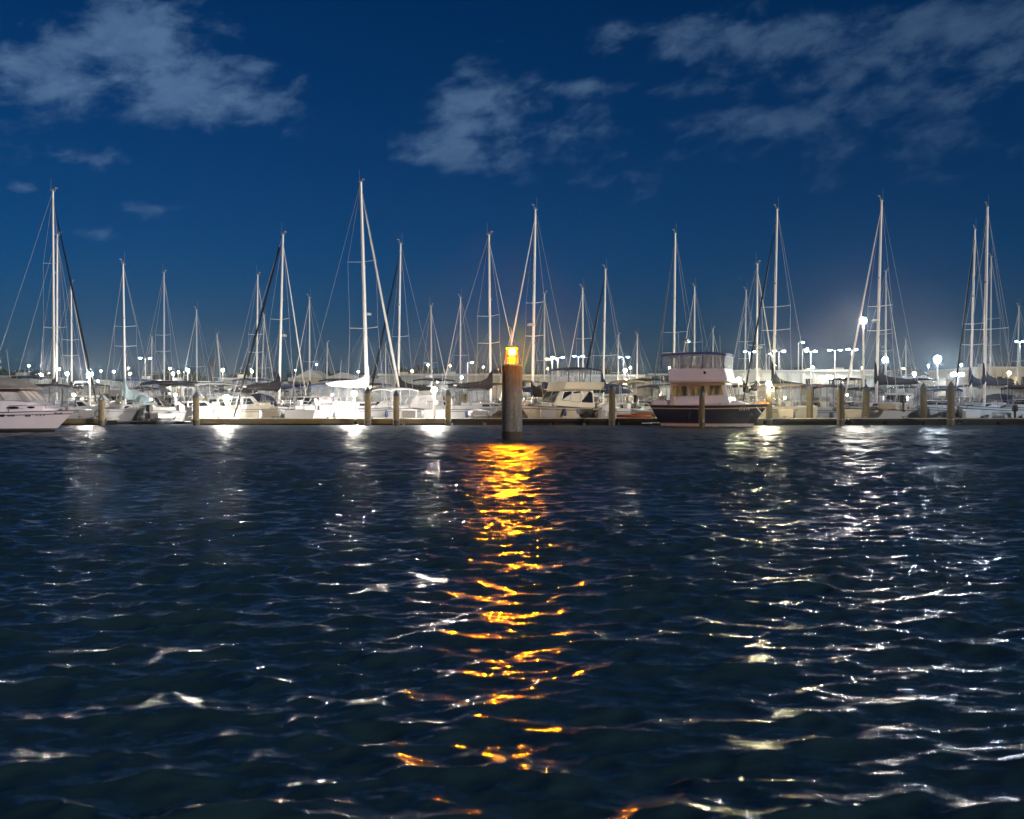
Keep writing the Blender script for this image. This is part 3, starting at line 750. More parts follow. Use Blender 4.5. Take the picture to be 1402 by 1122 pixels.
# ================================================================ LAMPS
def lampmat(name, col, s): return emit('lamp_' + name, col, s)
LW, LC, LY = (1, .93, .82), (.78, .9, 1.0), (1, .76, .36)
LG = 'harbour lamps'
def flood(label, px, py, D, ybase, wm, hm, s, col=LW, tilt=.35, heads=2):
    """pole with a cross arm and flood heads facing the berths"""
    r = thing('floodlight', label, 'floodlight', (X(px, D), D, 0), 0, LG)
    z = Z(py, D); zb = Z(ybase, D)
    MB().cyl((0, 0, min(zb, .5) - .2), (0, 0, z), .1, .07, 10).build('pole', POLEW, r)
    MB().box((0, 0, z - hm * .6), (wm * 1.1, .1, .08)).build('cross_arm', HEAD, r)
    for q in range(heads):
        xx = (q - (heads - 1) / 2) * wm / heads
        h = MB().box((xx, .12, z), (wm / heads * .6, .2, hm * .6), top=(.9, .9)).build('lamp_housing', HEAD, r, .02)
        MB().sphere((xx, -.03, z), .5, 12, sz=1).build('lamp_glass', lampmat('f%s%d' % (col, s), col, s), h)
        lg = h.children[0]; lg.location = (0, 0, 0)
        for v in lg.data.vertices:
            v.co = (xx + (v.co.x - xx) * wm / heads * .86, -.02 + (v.co.y + .03) * .3, z + (v.co.z - z) * hm * .9)
    return r
def globe(label, px, py, D, ybase, rad, s, col=LW, post=POLEW, pr=.05, arm=False, name='lamp_post', cat='lamp post'):
    r = thing(name, label, cat, (X(px, D), D, 0), 0, LG)
    z = Z(py, D); zb = Z(ybase, D)
    p = MB().cyl((0, .0, zb - .1), (0, 0, z - rad), pr * 1.2, pr, 8); p.lathe([(pr * 2.2, zb - .1), (pr * 2.2, zb - .04), (pr * 1.3, zb)], 8)
    p.build('post', post, r)
    h = MB().lathe([(rad * .5, z + rad * .85), (rad * 1.15, z + rad * .9), (rad * .3, z + rad * 1.35)], 10).build('lamp_hood', HEAD, r)
    MB().sphere((0, 0, z), rad, 12).build('bulb', lampmat('g%s%d' % (col, s), col, s), r)
    return r
K = 3.0
def street(label, px, py, D, rad, col):
    r = thing('street_lamp', label, 'street lamp', (X(px, D), D, 1.2), random.uniform(-.5, .5), LG)
    z = Z(py, D) - 1.2; n = 2 if rad > .27 else 1
    MB().cyl((0, 0, -.1), (0, 0, z), .13, .08, 8).build('pole', POLE, r)
    for q in range(n):
        sx_ = (1, -1)[q]
        a = MB().tube([(0, 0, z - .3), (sx_ * .3, 0, z + .05), (sx_ * .75, 0, z + .1)], .04, 5).build('arm', POLE, r)
        h = MB().box((sx_ * .85, 0, z + .12), (.7, .3, .14), top=(.8, .7)).build('lamp_housing', HEAD, r, .02)
        MB().lathe([(.02, -.09 * rad / .3), (.2 * rad / .3, -.05), (.26 * rad / .3, .0)], 10, (sx_ * .85, 0, z + .05)).build('lamp_glass', lampmat('s%s' % (col,), col, 520), h)
    return r
flood('tall white floodlight pole, the highest lamp in the marina', 1182, 439, 88, 560, .62, .5, 380 * K, LW, heads=1)
flood('broad bright floodlight on a pole above the tan roofs', 1283.5, 492, 105, 545, .85, .72, 260 * K, LC, heads=1)
flood('bright floodlight on a short pole right of the bare mast', 1212, 493, 108, 540, .7, .6, 200 * K, LC, heads=1)
flood('twin floodlights side by side behind the navy sail covers', 1311, 513, 118, 545, 1.7, .42, 200 * K, LC)
flood('bright floodlight pole beside the black furled jib of the lilac yacht side', 123, 513, 84, 562, .55, .48, 900 * K, LW, heads=1)
globe('glaring pedestal lamp under the grey awning', 310, 545, 71.3, 573, .2, 640 * K, LW, name='pedestal_lamp', cat='pedestal lamp', pr=.09)
globe('dock lamp on a thin post under the white sail cover', 485, 539, 71.3, 573, .18, 640 * K, LW)
globe('dock lamp on a thick white post between two black sail covers', 594.5, 534, 71.3, 573, .18, 560 * K, LW, pr=.09)
globe('warm lamp on the dark pile at the trawler bow', 1052.5, 526, 67.8, 535, .16, 700 * K, (1, .86, .55), name='pile_lamp', cat='lamp')
globe('greenish warm lamp above the trawler foredeck', 1011.5, 520, 80, 560, .15, 600 * K, (1, .95, .55), post=HEAD)
globe('white lamp low on the boat under the bare thin mast', 101, 541, 88, 560, .12, 160 * K)
SM = [(57, 514, 150, .28, LC, 'small bluish lamp behind the lilac motor yacht'), (92, 512, 140, .3, LW, 'small white lamp left of the bright floodlight'), (134, 522, 130, .16, LW, 'small lamp just right of the bright floodlight pole'), (156, 509, 170, .2, LW, 'small far lamp left of the grey hull mast'),
      (237, 512, 150, .3, LW, 'white lamp above the thin black bimini'), (244, 510, 160, .22, LY, 'small yellowish lamp above the thin black bimini'), (257, 507, 150, .3, LC, 'bluish lamp beside the shortest mast'), (305, 507, 140, .26, LY, 'warm lamp on the leaning pole behind the awning boat'), (199, 491, 180, .3, LW, 'twin far lamp above the grey sheds'), (178, 512, 140, .2, LW, 'lamp on the shed behind the pale blue cover'),
      (345, 509, 170, .25, LY, 'faint warm lamp behind the black furled stay'), (508, 531, 120, .2, LY, 'warm lamp behind the white sail cover end'), (586, 500, 190, .2, LY, 'tiny lamp above the dark trees'), (640, 497, 180, .22, LW, 'tiny lamp left of the beacon top'), (599, 522, 150, .26, LC, 'white lamp on the long grey shed wall'), (632, 517, 140, .24, LC, 'bluish lamp on the long grey shed wall'),
      (756, 492, 170, .3, LY, 'warm lamp of the pair above the flybridge cruiser'), (763.5, 490, 170, .3, LW, 'white lamp of the pair above the flybridge cruiser'), (792, 488.5, 175, .3, LC, 'white lamp above the navy bimini'), (854, 489.5, 175, .28, LC, 'high bluish lamp near the shortest aerial'), (856, 507.5, 150, .34, LC, 'lower bluish lamp under the high bluish lamp'), (857.5, 522, 110, .28, LY, 'large yellow lamp between the pile and the trawler'), (863, 537, 100, .15, LY, 'small yellow lamp above the grey runabout'),
      (1026.5, 482, 170, .3, LC, 'first tall street lamp right of the trawler'), (1049, 485, 190, .2, LC, 'faint street lamp between two masts'), (1053, 488, 200, .18, LC, 'second faint street lamp between two masts'), (1066.5, 481.5, 170, .3, LW, 'street lamp touching the mast with the longest dark stay'), (1093, 469.5, 190, .26, LW, 'lamp on top of the roof mast'), (1098.5, 478.5, 190, .24, LW, 'lamp beside the roof mast'), (1110, 481.5, 170, .32, LW, 'two armed street lamp above the white sheds'), (1143, 480, 170, .32, LW, 'street lamp on the roof above the boxy unit'), (1166.5, 479, 170, .32, LW, 'street lamp left of the tall floodlight'),
      (1138, 517, 150, .38, LC, 'wall lamp above the dark roofed boat'), (1154, 518.5, 140, .34, (1, .85, .65), 'pinkish wall lamp near the pointed pile'), (1113, 503, 160, .2, LC, 'small lamp on the white shed roof edge'), (1252, 512, 150, .38, LC, 'blue white lamp in front of the gabled roof'), (1381.5, 511, 130, .3, LY, 'warm lamp in front of the tan pillared building'), (1396.5, 468, 200, .34, LC, 'tall lamp mast with a round blue white head')]
SM += [(207, 547, 87, .13, LW, 'small added fill lamp between the two grey hulls'), (240, 541, 90, .17, LW, 'white added fill lamp glowing through the boat under the thin black bimini'), (432, 546, 87, .13, LY, 'added warm fill lamp behind the lit anchored deck boat'), (455, 541, 92, .13, LW, 'small added fill lamp behind the blue canopy'),  # mostly unseen lamps, added to backlight the front boats
       (560, 546, 90, .12, LY, 'small added warm fill lamp behind the framed wheelhouse windows'), (785, 541, 90, .13, LW, 'small added fill lamp behind the flybridge cruiser saloon'), (722, 536, 96, .14, LY, 'small added warm fill lamp beside the mast right of the beacon'), (903, 541, 92, .12, LW, 'small added fill lamp beside the trawler transom boat'), (1075, 545, 90, .13, LY, 'small added warm fill lamp through the beige canopy'), (1160, 541, 92, .13, LC, 'small added bluish fill lamp behind the thick pointed pile'), (1243, 545, 92, .12, LW, 'small added fill lamp under the largest black boom'), (1372, 541, 92, .14, LC, 'small added bluish fill lamp under the long navy boom'), (360, 545, 90, .12, LW, 'small added fill lamp behind the dark cabin windows right of the awning')]
for px, py, D, rad, col, lab in SM:
    if py < 500 and D > 150: street(lab, px, py, D, rad, col)
    else: globe(lab, px, py, D, 548, rad * .62, (150 if rad < .3 else 210) * K * 1.9, col, post=POLE, pr=.06)
random.seed(77)
for i in range(26):          # pinpricks of light on the far shore
    px = 30 + i * 52 + random.uniform(-16, 16); D = random.uniform(186, 214); z = Z(random.uniform(499, 511), D) - 1.2
    r = thing('shore_light', 'tiny light on the far shore twinkling low between the masts', 'shore light', (X(px, D), D, 1.2), 0, 'tiny far shore lights')
    MB().cyl((0, 0, -.1), (0, 0, z), .06, .05, 6).build('post', POLE, r)
    c_ = random.choice([LW, LY, LY, (1, .5, .16), LC])
    MB().sphere((0, 0, z + .1), random.choice([.13, .16, .2]), 8).build('bulb', lampmat('t%s' % (c_,), c_, 160), r)

# ================================================================ SAILBOATS, front berths (masthead x, y, mast foot x, depth, bow direction, forestay run in px)
random.seed(5)
SB = sailboat
SB('white sailboat behind the lilac motor yacht, black sail cover and long black furled jib', 72.5, 262, 74, 80, 1, 57, J=4.3, L=11.5, cover=CVB, bpx=36, jib=(CVB, .085), mr=.1, spreads=(.36, .66), boomy=537, bump=1.35)
SB('sailboat with the shorter mast standing tight behind the leftmost tall mast', 78.5, 322, 77.5, 92, 1, 40, J=3.6, L=9.5, cover=CVB, bpx=30, mr=.1, spreads=(.45,), boomy=536, bump=1.0, spw=1.3)
SB('grey white sailboat with a pale blue boom tent beside the capped pile', 168.5, 362, 171.5, 74, -1, 30, J=3.0, L=8.2, B=2.8, hm=GELG, stripe=STRIPEG, mr=.085, spreads=(.42, .56), fb=1.08, fs=.95, boomy=545, cover=CVLB, bpx=34, bump=.9, dodger=CVLB)
SB('white sailboat with black sail cover beside the grey awning, black covered stay to the dock', 387.5, 322, 382, 80, 1, 37, J=4.0, L=11, cover=CVB, bpx=48, jib=(SAILW, .055), mr=.1, spreads=(.5,), hm=GELW, boomy=533, bump=1.15, dodger=CVN)
SB('largest white sailboat with the tallest mast and white sail cover', 494, 250, 503, 78, 1, 46, J=4.6, L=13, B=3.9, cover=CVW, bpx=56, jib=(SAILW, .1), mr=.145, spreads=(.34, .64), boomy=529, bump=1.1, spw=1.3, fb=1.4)
SB('white sailboat with black sail cover and black furled jib crossing a white one', 548.5, 334, 545, 84, -1, 39, J=3.8, L=10.5, cover=CVB, bpx=48, jib=(CVB, .085), mr=.09, spreads=(.42,), boomy=533, bump=1.2, mm=ALU, dodger=CVW)
SB('sailboat with black sail cover pointing away from the orange beacon', 669.5, 322, 672, 80, 1, 45, J=4.0, L=10.5, cover=CVB, bpx=50, mr=.09, spreads=(.36, .52), boomy=531, bump=1.25, spw=1.15, hm=GELG, jib=(SAILW, .03))
SB('tall masted sailboat right behind the orange beacon with a white furled jib', 733, 287, 729, 78, -1, 43, J=4.1, L=11, B=3.4, cover=CVN, bpx=40, jib=(SAILW, .065), mr=.105, spreads=(.35, .52), hm=GELW, boomy=541, bump=.6)
SB('sailboat with navy sail cover and black furled jib behind the rounded black pile', 829, 369, 825.5, 86, -1, 30, J=3.6, L=9.5, cover=CVN, bpx=44, jib=(CVB, .075), mr=.09, spreads=(.36,), boomy=537, bump=1.2, spw=1.3)
SB('tall masted sailboat rising behind the navy trawler flybridge', 924.5, 320, 922, 92, -1, 30, J=4.0, L=11, cover=CVG, bpx=40, jib=(CVG, .045), mr=.11, spreads=(.3, .42), boomy=530, bump=.8, spw=1.25)
SB('sailboat with black mast boot and a white furled jib slanting to the next mast', 1037, 362, 1036, 88, 1, 30, J=3.6, L=9.5, cover=CVB, bpx=10, jib=(SAILW, .06), mr=.09, spreads=(.42,), boomy=533, bump=1.4)
SB('sailboat with swooping black sail cover over the beige canopy boat', 1064, 287, 1058.5, 78, -1, 40, J=4.2, L=11, cover=CVB, bpx=52, jib=(CVB, .06), mr=.1, spreads=(.38, .5), boomy=530, bump=1.5, spw=1.2)
SB('white sailboat with the largest black sail cover between two pointed piles', 1207, 275, 1199.5, 77.5, -1, 43, J=4.3, L=11.8, B=3.7, cover=CVB, bpx=64, jib=(SAILW, .07), mr=.11, spreads=(.36, .48), boomy=524, bump=1.15, spw=1.0, fb=1.3, fs=1.05)
SB('pale blue lit sailboat with navy sail cover, shorter of the two close masts', 1335, 315, 1328.5, 83, -1, 22, J=3.6, L=10, cover=CVN, bpx=30, jib=(CVB, .06), mr=.09, spreads=(.34, .46), boomy=526, bump=1.0, hm=GELB)
SB('pale blue lit sailboat with long navy sail cover, taller of the two close masts', 1352, 284, 1347.5, 77.5, -1, 30, J=4.2, L=11.5, B=3.6, cover=CVN, bpx=66, mr=.115, spreads=(.38,), boomy=525, bump=1.1, spw=1.6, hm=GELB, dodger=CVN)
# a covered stay that runs from the black-cover boat's mast down to the dock
cs = MB(); a_, b_ = Vector((X(383, 79.5), 79.4, Z(340, 79.5))), Vector((X(320, 70.6), 70.6, .5))
P = [a_.lerp(b_, q / 16) for q in range(17)]
cs.tube(P, [.05 + .035 * (q % 3 == 0) + .02 for q in range(17)], 6)
tag(cs.build('mooring_stay', CVB), 'black covered stay slanting from the mast to the dock beside the awning', 'stay')

# back berths
BK = [(97.5, 388, 98.5, 96, 1, CVB, 'sailboat with a bare thin mast between the black furled jib and the leftmost tall mast', ALU), (224.5, 374, 225, 100, 1, CVG, 'sailboat behind the thin black bimini with one plain mast', ALUG),
      (269, 425, 269.5, 108, -1, CVG, 'sailboat with the short mast behind the grey capped pile', ALUG), (353, 377, 351, 98, 1, CVB, 'sailboat whose mast is crossed by the black covered stay', ALU),
      (423.5, 408, 424, 102, -1, CVN, 'sailboat with a thin mast between the white jib and the tallest mast', ALUG), (590, 420, 591, 104, 1, CVW, 'sailboat with the short mast over the dock lamp on the white post', ALUG),
      (630.5, 408, 630, 102, -1, CVW, 'sailboat with the slim mast left of the beacon in front of the long shed', ALUG), (745.5, 403, 745, 98, 1, CVN, 'sailboat with the thin mast beside the tall one behind the beacon', ALUG),
      (797.5, 395, 798.5, 96, -1, CVN, 'sailboat behind the navy bimini with a slim bright mast', ALU), (846.5, 460, 846, 112, 1, CVB, 'small sailboat with a stub mast beside two bluish lamps', ALUG),
      (872.5, 459, 872, 112, -1, CVG, 'small sailboat with a stub mast left of the open shelter roof', ALUG), (951, 393, 950.5, 104, -1, CVG, 'sailboat with the second mast behind the trawler flybridge', ALU),
      (976, 451, 976, 112, 1, CVG, 'sailboat with the shortest mast above the trawler flybridge', ALUG), (1021.5, 398, 1019, 106, -1, CVB, 'sailboat with a thin brownish mast right of the trawler', ALUG),
      (1213, 372, 1212, 98, 1, CVG, 'sailboat with the slim mast hidden close behind the largest cover boat', ALUG), (1357, 352, 1356, 100, -1, CVG, 'sailboat with the grey mast close behind the long navy cover', ALUG),
      (297, 458, 305, 118, 1, CVG, 'sailboat with a leaning short mast behind the awning boat', ALUG), (362, 432, 357, 116, -1, CVG, 'sailboat with a tilted mast carrying a radar between two tall masts', ALUG),
      (1240, 466, 1240.5, 130, -1, CVG, 'far sailboat with a stub mast between the floodlights', ALUG), (528, 470, 528, 130, 1, CVG, 'far sailboat with a stub mast behind the white furled jib', ALUG), (448, 470, 447, 126, 1, CVN, 'far sailboat with a stub mast behind the white sail cover', ALUG), (700, 452, 700, 128, -1, CVN, 'far sailboat with a stub mast directly behind the beacon lantern', ALUG),
      (208, 462, 207, 128, -1, CVG, 'far sailboat with a stub mast between the two plain masts at the left', ALUG), (1395, 420, 1393, 112, -1, CVG, 'far sailboat with a faint mast beside the round blue white lamp head', ALUG)]
for xt, yt, xb, D, dr, cv, lab, mm in BK:
    SB(lab, xt, yt, xb, D, dr, 28 * 96 / D, J=3.4, L=random.uniform(8.5, 10), cover=cv, bpx=40 * 90 / D, mr=.085, spreads=(random.uniform(.36, .46),) if yt > 400 else (.4, random.uniform(.5, .58)), det=1, mm=mm, boomy=536, bump=.7, jib=(SAILW, .035) if random.random() < .6 else None, hm=random.choice([GEL, GELW, GELG]), bim=random.choice([None, CVG, CVN, None]))

# ================================================================ MOTOR BOATS, front
# lilac-white hardtop yacht in the left corner, nearest the camera
D = 52.5; k = D / F
XB = 4.8                                            # bow, local x
r = thing('motor_yacht', 'lilac white motor yacht with grey hardtop canopy, moored alone nearest the camera', 'motor yacht', (X(107, D) - XB * math.cos(R(5)), D, 0), R(-5), CRU)
_, deck, half = hull(r, -4.8, XB, 3.1, 1.1, 1.0, [GELL, ANTI, STRIPEG], transom=.9, over=.12, trake=-.2, flare=.4)
# raised coachroof with portholes, windscreen band, hardtop
c0 = [(-4.4, 1.3, .55), (-1, 1.32, .62), (1.6, 1.2, .62), (2.8, 1.0, .56), (3.5, .72, .36), (4.05, .35, .08)]
secs = []
for x, hw, hh in c0:
    z = deck(x) - .02
    secs.append([(x, -hw, z), (x, -hw * .93, z + hh * .7), (x, -hw * .8, z + hh), (x, 0, z + hh + .06), (x, hw * .8, z + hh), (x, hw * .93, z + hh * .7), (x, hw, z)])
b = MB().loft(secs, False, 0, False); b.add(secs[0], [tuple(range(7))])
cr = b.build('coachroof', GELL, r, .03)
for x, w_ in ((1.0, .55), (2.15, .62), (3.0, .36), (-.4, .5)):
    hw = np.interp(x, [q[0] for q in c0], [q[1] for q in c0]); z = deck(x) + .24
    ang = math.atan2(np.interp(x - .2, [q[0] for q in c0], [q[1] for q in c0]) - np.interp(x + .2, [q[0] for q in c0], [q[1] for q in c0]), .4)
    po = MB().lathe([(.02, -.012), (.09, -.01), (.1, 0), (.09, .01), (.02, .012)], 16).build('porthole', GLASS, cr)
    po.matrix_local = Matrix.Translation((x, -hw * .975 - .01, z)) @ Matrix.Rotation(ang, 4, 'Z') @ Matrix.Rotation(PI / 2 - .16, 4, 'X') @ Matrix.Diagonal((w_ / .2, .6, 1, 1))
zr = deck(0) + .56
bt, tp = house(-3.4, 2.95, zr, zr - .02, 1.12, .86, .66, .1, .75, .14)
hb = house_mb(MB(), bt, tp).build('deck_house', GEL, r, .05)
fc = faces(bt, tp); WC = mat('window_cover', (.62, .6, .57), .5, var=.3, scale=1.8)
windows(hb, fc, [('s', .05, .3, .14, .86), ('s', .33, .56, .14, .86), ('s', .59, .78, .14, .86), ('s', .805, .96, .14, .84), ('p', .1, .9, .2, .88), ('f', .04, .34, .12, .9), ('f', .37, .63, .12, .9), ('f', .66, .96, .12, .9)], WC, frame=GEL)
z0 = tp[0][2]
MB().box((-.4, 0, z0 + .03), (5.9, 2.1, .07)).build('roof_edge', mat('roof_trim', (.45, .38, .33), .5), r, .02)
secs = []
for x, hh, ww in ((-3.4, .3, .96), (-1.5, .52, 1), (1.2, .54, 1), (1.9, .44, .97), (2.45, .1, .92), (2.62, .03, .88)):
    secs.append([(x, 1.06 * ww * math.cos(u), z0 + .06 + hh * max(0, math.sin(u)) ** .5) for u in [PI * q / 12 for q in range(13)]])
MB().loft(secs, True, 0, True, True).build('hardtop_canopy', mat('canvas_light_grey', (.27, .265, .25), .85, var=.15, scale=5, bump=.3), r)
b = MB(); b.tube([(-.2, -.9, z0 + .5), (.35, -.8, z0 + 1.15), (.5, 0, z0 + 1.3), (.35, .8, z0 + 1.15), (-.2, .9, z0 + .5)], .06, 6); b.build('radar_arch', GEL, r)
radar(r, (.5, .1, z0 + 1.32))
for q in range(3): MB().tube([(-.2 + q * .2, -.7 + q * .4, z0 + .5), (.2 + q * .1, -.5 + q * .3, z0 + 1.2 + q * .3), (.9, -.3 + q * .3, z0 + 1.45 + q * .3)], .02, 5).build('rod_holder', STEEL, r)
whip(r, (.1, -.7, z0 + .5), 2.2, .3); whip(r, (1.0, .6, z0 + .5), 1.6, .2)
rails(r, deck, half, [2.0, 2.8, 3.6, 4.4], .34)
mk = []
for px, wpx, hpx in ((14, 11, 3.2), (24, 2, 2.8), (27, 2, 2.8), (30, 2.2, 2.8), (45, 2.6, 3.2), (48.5, 2.2, 3.2), (57, 1.2, 2), (61, 1.2, 2), (65, 1.2, 2), (78, 4, 1.6), (83, 5, 1.2)):
    x = XB - (100 - px) * k / math.cos(R(5)) + .04; zt_ = Z(568.5 if px < 70 else 565.5, D)
    def hy(x): t = (x + 4.8) / 9.6; ww = half(x) * (.9 - .1 * t - .4 * t ** 3); return ww + (half(x) - ww) * (zt_ / deck(x)) ** .8
    MB().box((x, -hy(x + .12) - .016, zt_), (wpx * k, .03, hpx * k), rz=math.atan2(hy(x - .1) - hy(x + .1), .2)).build('hull_lettering', STRIPE, r)

# flybridge cruiser with navy bimini
cruiser('cream flybridge cruiser with navy bimini and clear curtains, right of the orange beacon', 769, 76.5, PI + R(33), L=7.4, B=2.9, fb=1.3, fs=1.12, hm=GELW, fly=True, top=CVN, cab=(-.3, .2), ch=1.2, rf=.8, toph=1.0, dome=True, whips=1, winm=GLASS,
        win=[('p', .12, .34, .35, .88), ('p', .38, .62, .3, .9), ('p', .66, .95, .3, .9), ('f', .05, .48, .2, .88), ('f', .52, .95, .2, .88), ('s', .1, .9, .3, .9)], fr=STEEL)

# navy trawler
D = 65.6
r, deck, half, (bt, tp), hb = cruiser('navy hulled trawler with white flybridge and blue framed canopy, outside the pontoon', 973, D, R(-24), L=7.3, B=2.9, fb=1.42, fs=1.36, hm=NAVYH, anti=mat('boot_white', (.5, .5, .5), .5), stripe=mat('cove_stripe', (.3, .2, .17), .5), fly=False, cab=(-.33, .2), ch=1.32, rf=.35, name='trawler', cat='trawler', housem=mat('gelcoat_cool_white', (.5, .53, .66), .32, var=.06, scale=1.4), winm=lit_window('trawler_saloon', (1.0, .6, .2), .16, 1.6), trake=.75, whips=0,
    win=[('s', .05, .32, .4, .86), ('s', .35, .62, .4, .86), ('s', .65, .93, .4, .86), ('p', .1, .9, .4, .86), ('f', .06, .33, .3, .88), ('f', .36, .64, .3, .88), ('f', .67, .94, .3, .88), ('a', .1, .45, .05, .86)], fr=GEL, fen=False)
zt = tp[0][2]
MB().box(((tp[0][0] + tp[1][0]) / 2 + .05, 0, zt + .04), (tp[1][0] - tp[0][0] + .75, 2.72, .09)).build('saloon_roof', GEL, r, .03)
bt2, tp2 = house(tp[0][0] - .1, tp[1][0] + .25, zt + .09, zt + .09, 1.28, 1.2, .82, .0, .22, .06)
fl = house_mb(MB(), bt2, tp2).build('flybridge', MATS['gelcoat_cool_white'], r, .06)
w2 = MB(); ff = faces(bt2, tp2); w2.panel(sub(ff['s'], .62, .66, .55, .75), .01, .01).build('vent', GLASS, fl)
zc = tp2[0][2]
ct = canopy(r, tp2[0][0] - .55, tp2[1][0] + .1, 1.22, zc + .98, CVR, zc - .02, rise=.1, ribs=5)
se = MB()
for q in range(3): se.box((tp2[0][0] + .6 + q * .7, .3 * (-1) ** q, zc + .12), (.35, .45, .3))
se.build('helm_seat', CVT, fl, .05)
whip(r, (tp2[1][0] - .3, -.9, zc), 2.1, .05); whip(r, (tp2[0][0] + .2, .9, zc), 2.4, .1)
mb = MB(); mb.cyl((tp2[0][0] + .9, 0, zc + 1.0), (tp2[0][0] + .9, 0, zc + 1.75), .035, n=6); mb.box((tp2[0][0] + .9, 0, zc + 1.72), (.1, 1.2, .06)); mb.box((tp2[0][0] + .9, 0, zc + 1.85), (.3, .9, .12)); mb.build('signal_mast', STEEL, r)
MB().box((tp[0][0] + .9, .0, zt + .04 + .12), (.01, .01, .01))
bw = MB(); xs = [-3.3, -2.6, -1.9]
for sgn in (-1, 1):
    bw.box((-3.15, sgn * 1.16, deck(-3) + .16), (.95, .07, .34)); bw.box((-2.2, sgn * 1.2, deck(-2.2) + .3), (.3, .06, .6))
bw.build('bulwark', GEL, r, .02)
an = MB(); an.box((3.3, 0, deck(3.3) + .1), (.7, .3, .12)); an.cyl((3.2, 0, deck(3.3) + .12), (3.85, 0, deck(3.3) + .02), .035, n=6); an.lathe([(.08, 0), (.1, .1), (.07, .2), (.1, .3)], 10, (2.75, 0, deck(2.7) + .05)); an.build('anchor_windlass', STEEL, r)
lt = MB()
for q, s in enumerate((.05, .06, .05, .06, .05)):
    x = 2.05 + q * .13; lt.box((x, -half(x) - .02, deck(x) - .28), (.07 if q != 1 else .05, .015, .1 if q % 2 else .13), rz=-.35)
lt.build('hull_lettering', mat('lettering_pale', (.5, .5, .52), .5), r)
MB().tube([(3.0, -half(3.0) - .02, deck(3) - .15), (3.25, -half(3.25) - .08, deck(3) - .5), (3.45, -half(3.3) - .05, deck(3) - .62)], .03, 5).build('mooring_line', FENDER, r)

# the others along the pontoon
cruiser('cabin boat under a broad grey awning beside the glaring pedestal lamp', 312, 77, R(55), L=8.4, B=3.0, hm=GELG, fb=1.1, fs=.95, top=CVG, topx=(-4.0, .3), toph=2.0, clear=False, cab=(-.12, .3), ch=.85, ob=True, winm=GLASS)
# awning panels
cruiser('grey boat with thin black bimini between the outboard dinghy and grey capped pile', 258, 74.5, R(30), L=6.6, B=2.6, hm=GELG, fb=1.08, fs=.95, top=CVB, topx=(-3.2, 1.2), toph=2.05, clear=False, cab=(-.05, .3), ch=.5, stripe=STRIPEG)
cruiser('white boat with orange gear on deck and hanging anchor beside the white sail cover', 437, 77.5, PI + R(52), L=8.0, B=3.0, hm=GEL, fb=1.25, fs=1.0, top=CVR, topx=(-3.6, -.2), toph=2.0, clear=True, cab=(-.15, .18), ch=.8, winm=GLASS)
cruiser('white motor sailer with framed wheelhouse windows below a black sail cover', 575, 80, PI + R(40), L=7.6, B=2.8, hm=GEL, fb=1.15, fs=.95, top=None, cab=(-.2, .22), ch=.95, rf=.7, winm=VINYL, fr=GEL)
cruiser('beige canopy boat beneath the swooping black sail cover', 1083, 75.5, R(32), L=6.8, B=2.7, hm=GELW, fb=1.05, fs=1.0, top=CVT, topx=(-2.4, 1.0), toph=1.85, clear=True, cab=(-.02, .28), ch=.55, ob=False)
cruiser('small dark roofed boat beside the rounded navy capped pile', 1126, 76, R(48), L=6.4, B=2.5, hm=GELG, fb=1.05, fs=.95, top=CVM, topx=(-2.6, .8), toph=1.85, clear=True, cab=(0, .28), ch=.55)
cruiser('grey white runabout with a round black console cover right of the rounded black pile', 866, 77, R(40), L=5.8, B=2.3, hm=GELG, fb=.95, fs=.85, cab=(-.08, .12), ch=.45, top=CVT, topx=(-1.6, .9), toph=2.3, clear=False, ob=True)
cruiser('white open boat with a grey canopy close to the navy trawler transom', 893, 80, PI + R(48), L=6.8, B=2.5, hm=GEL, fb=1.05, fs=.9, cab=(-.05, .22), ch=.6, top=CVG, topx=(-2.6, .6), toph=1.95, clear=True)
cruiser('white boat bow peeping out behind the lilac motor yacht', 100, 78, R(38), L=7.0, B=2.6, hm=GEL, fb=1.05, fs=.95, top=CVB, topx=(-3, 0), clear=True, cab=(-.1, .2), ch=.6)
cruiser('white boat with folded grey cover between the beacon and a black sail cover', 655, 80.5, R(56), L=6.4, B=2.5, hm=GEL, fb=1.05, fs=.9, top=CVG, topx=(-2.8, .4), toph=1.7, clear=True, cab=(0, .25), ch=.5)
cruiser('pale blue lit boat with tinted spray hood at the right end', 1393, 79.5, PI + R(50), L=7.5, B=2.8, hm=GELB, fb=1.2, fs=1.05, top=CVN, topx=(-3.2, .2), toph=1.7, clear=True, cab=(-.08, .2), ch=.6)
cruiser('pale blue boat with royal blue hood between largest black cover and pale capped pile', 1287, 79, PI + R(55), L=7.0, B=2.7, hm=GELB, fb=1.15, fs=1.0, top=CVR, topx=(-3, 0), toph=1.6, clear=True, cab=(-.08, .22), ch=.55)
cruiser('white boat with a bright foredeck left of the largest black sail cover', 1172, 81, PI + R(52), L=7.0, B=2.6, hm=GEL, fb=1.15, fs=1.0, top=CVN, topx=(-3.1, -.2), toph=1.7, clear=True, cab=(-.1, .22), ch=.5)
cruiser('white boat with a cream hood under the white furled jib', 522, 78.5, PI + R(50), L=6.8, B=2.6, hm=GEL, fb=1.15, fs=1.0, top=CVW, topx=(-3.0, .0), toph=1.6, clear=True, cab=(-.08, .22), ch=.5)
cruiser('white boat with a pale dodger right of the white motor sailer', 612, 82, PI + R(56), L=6.8, B=2.5, hm=GEL, fb=1.15, fs=1.0, top=CVLB, topx=(-3.0, .0), toph=1.6, clear=True, cab=(-.08, .22), ch=.5)

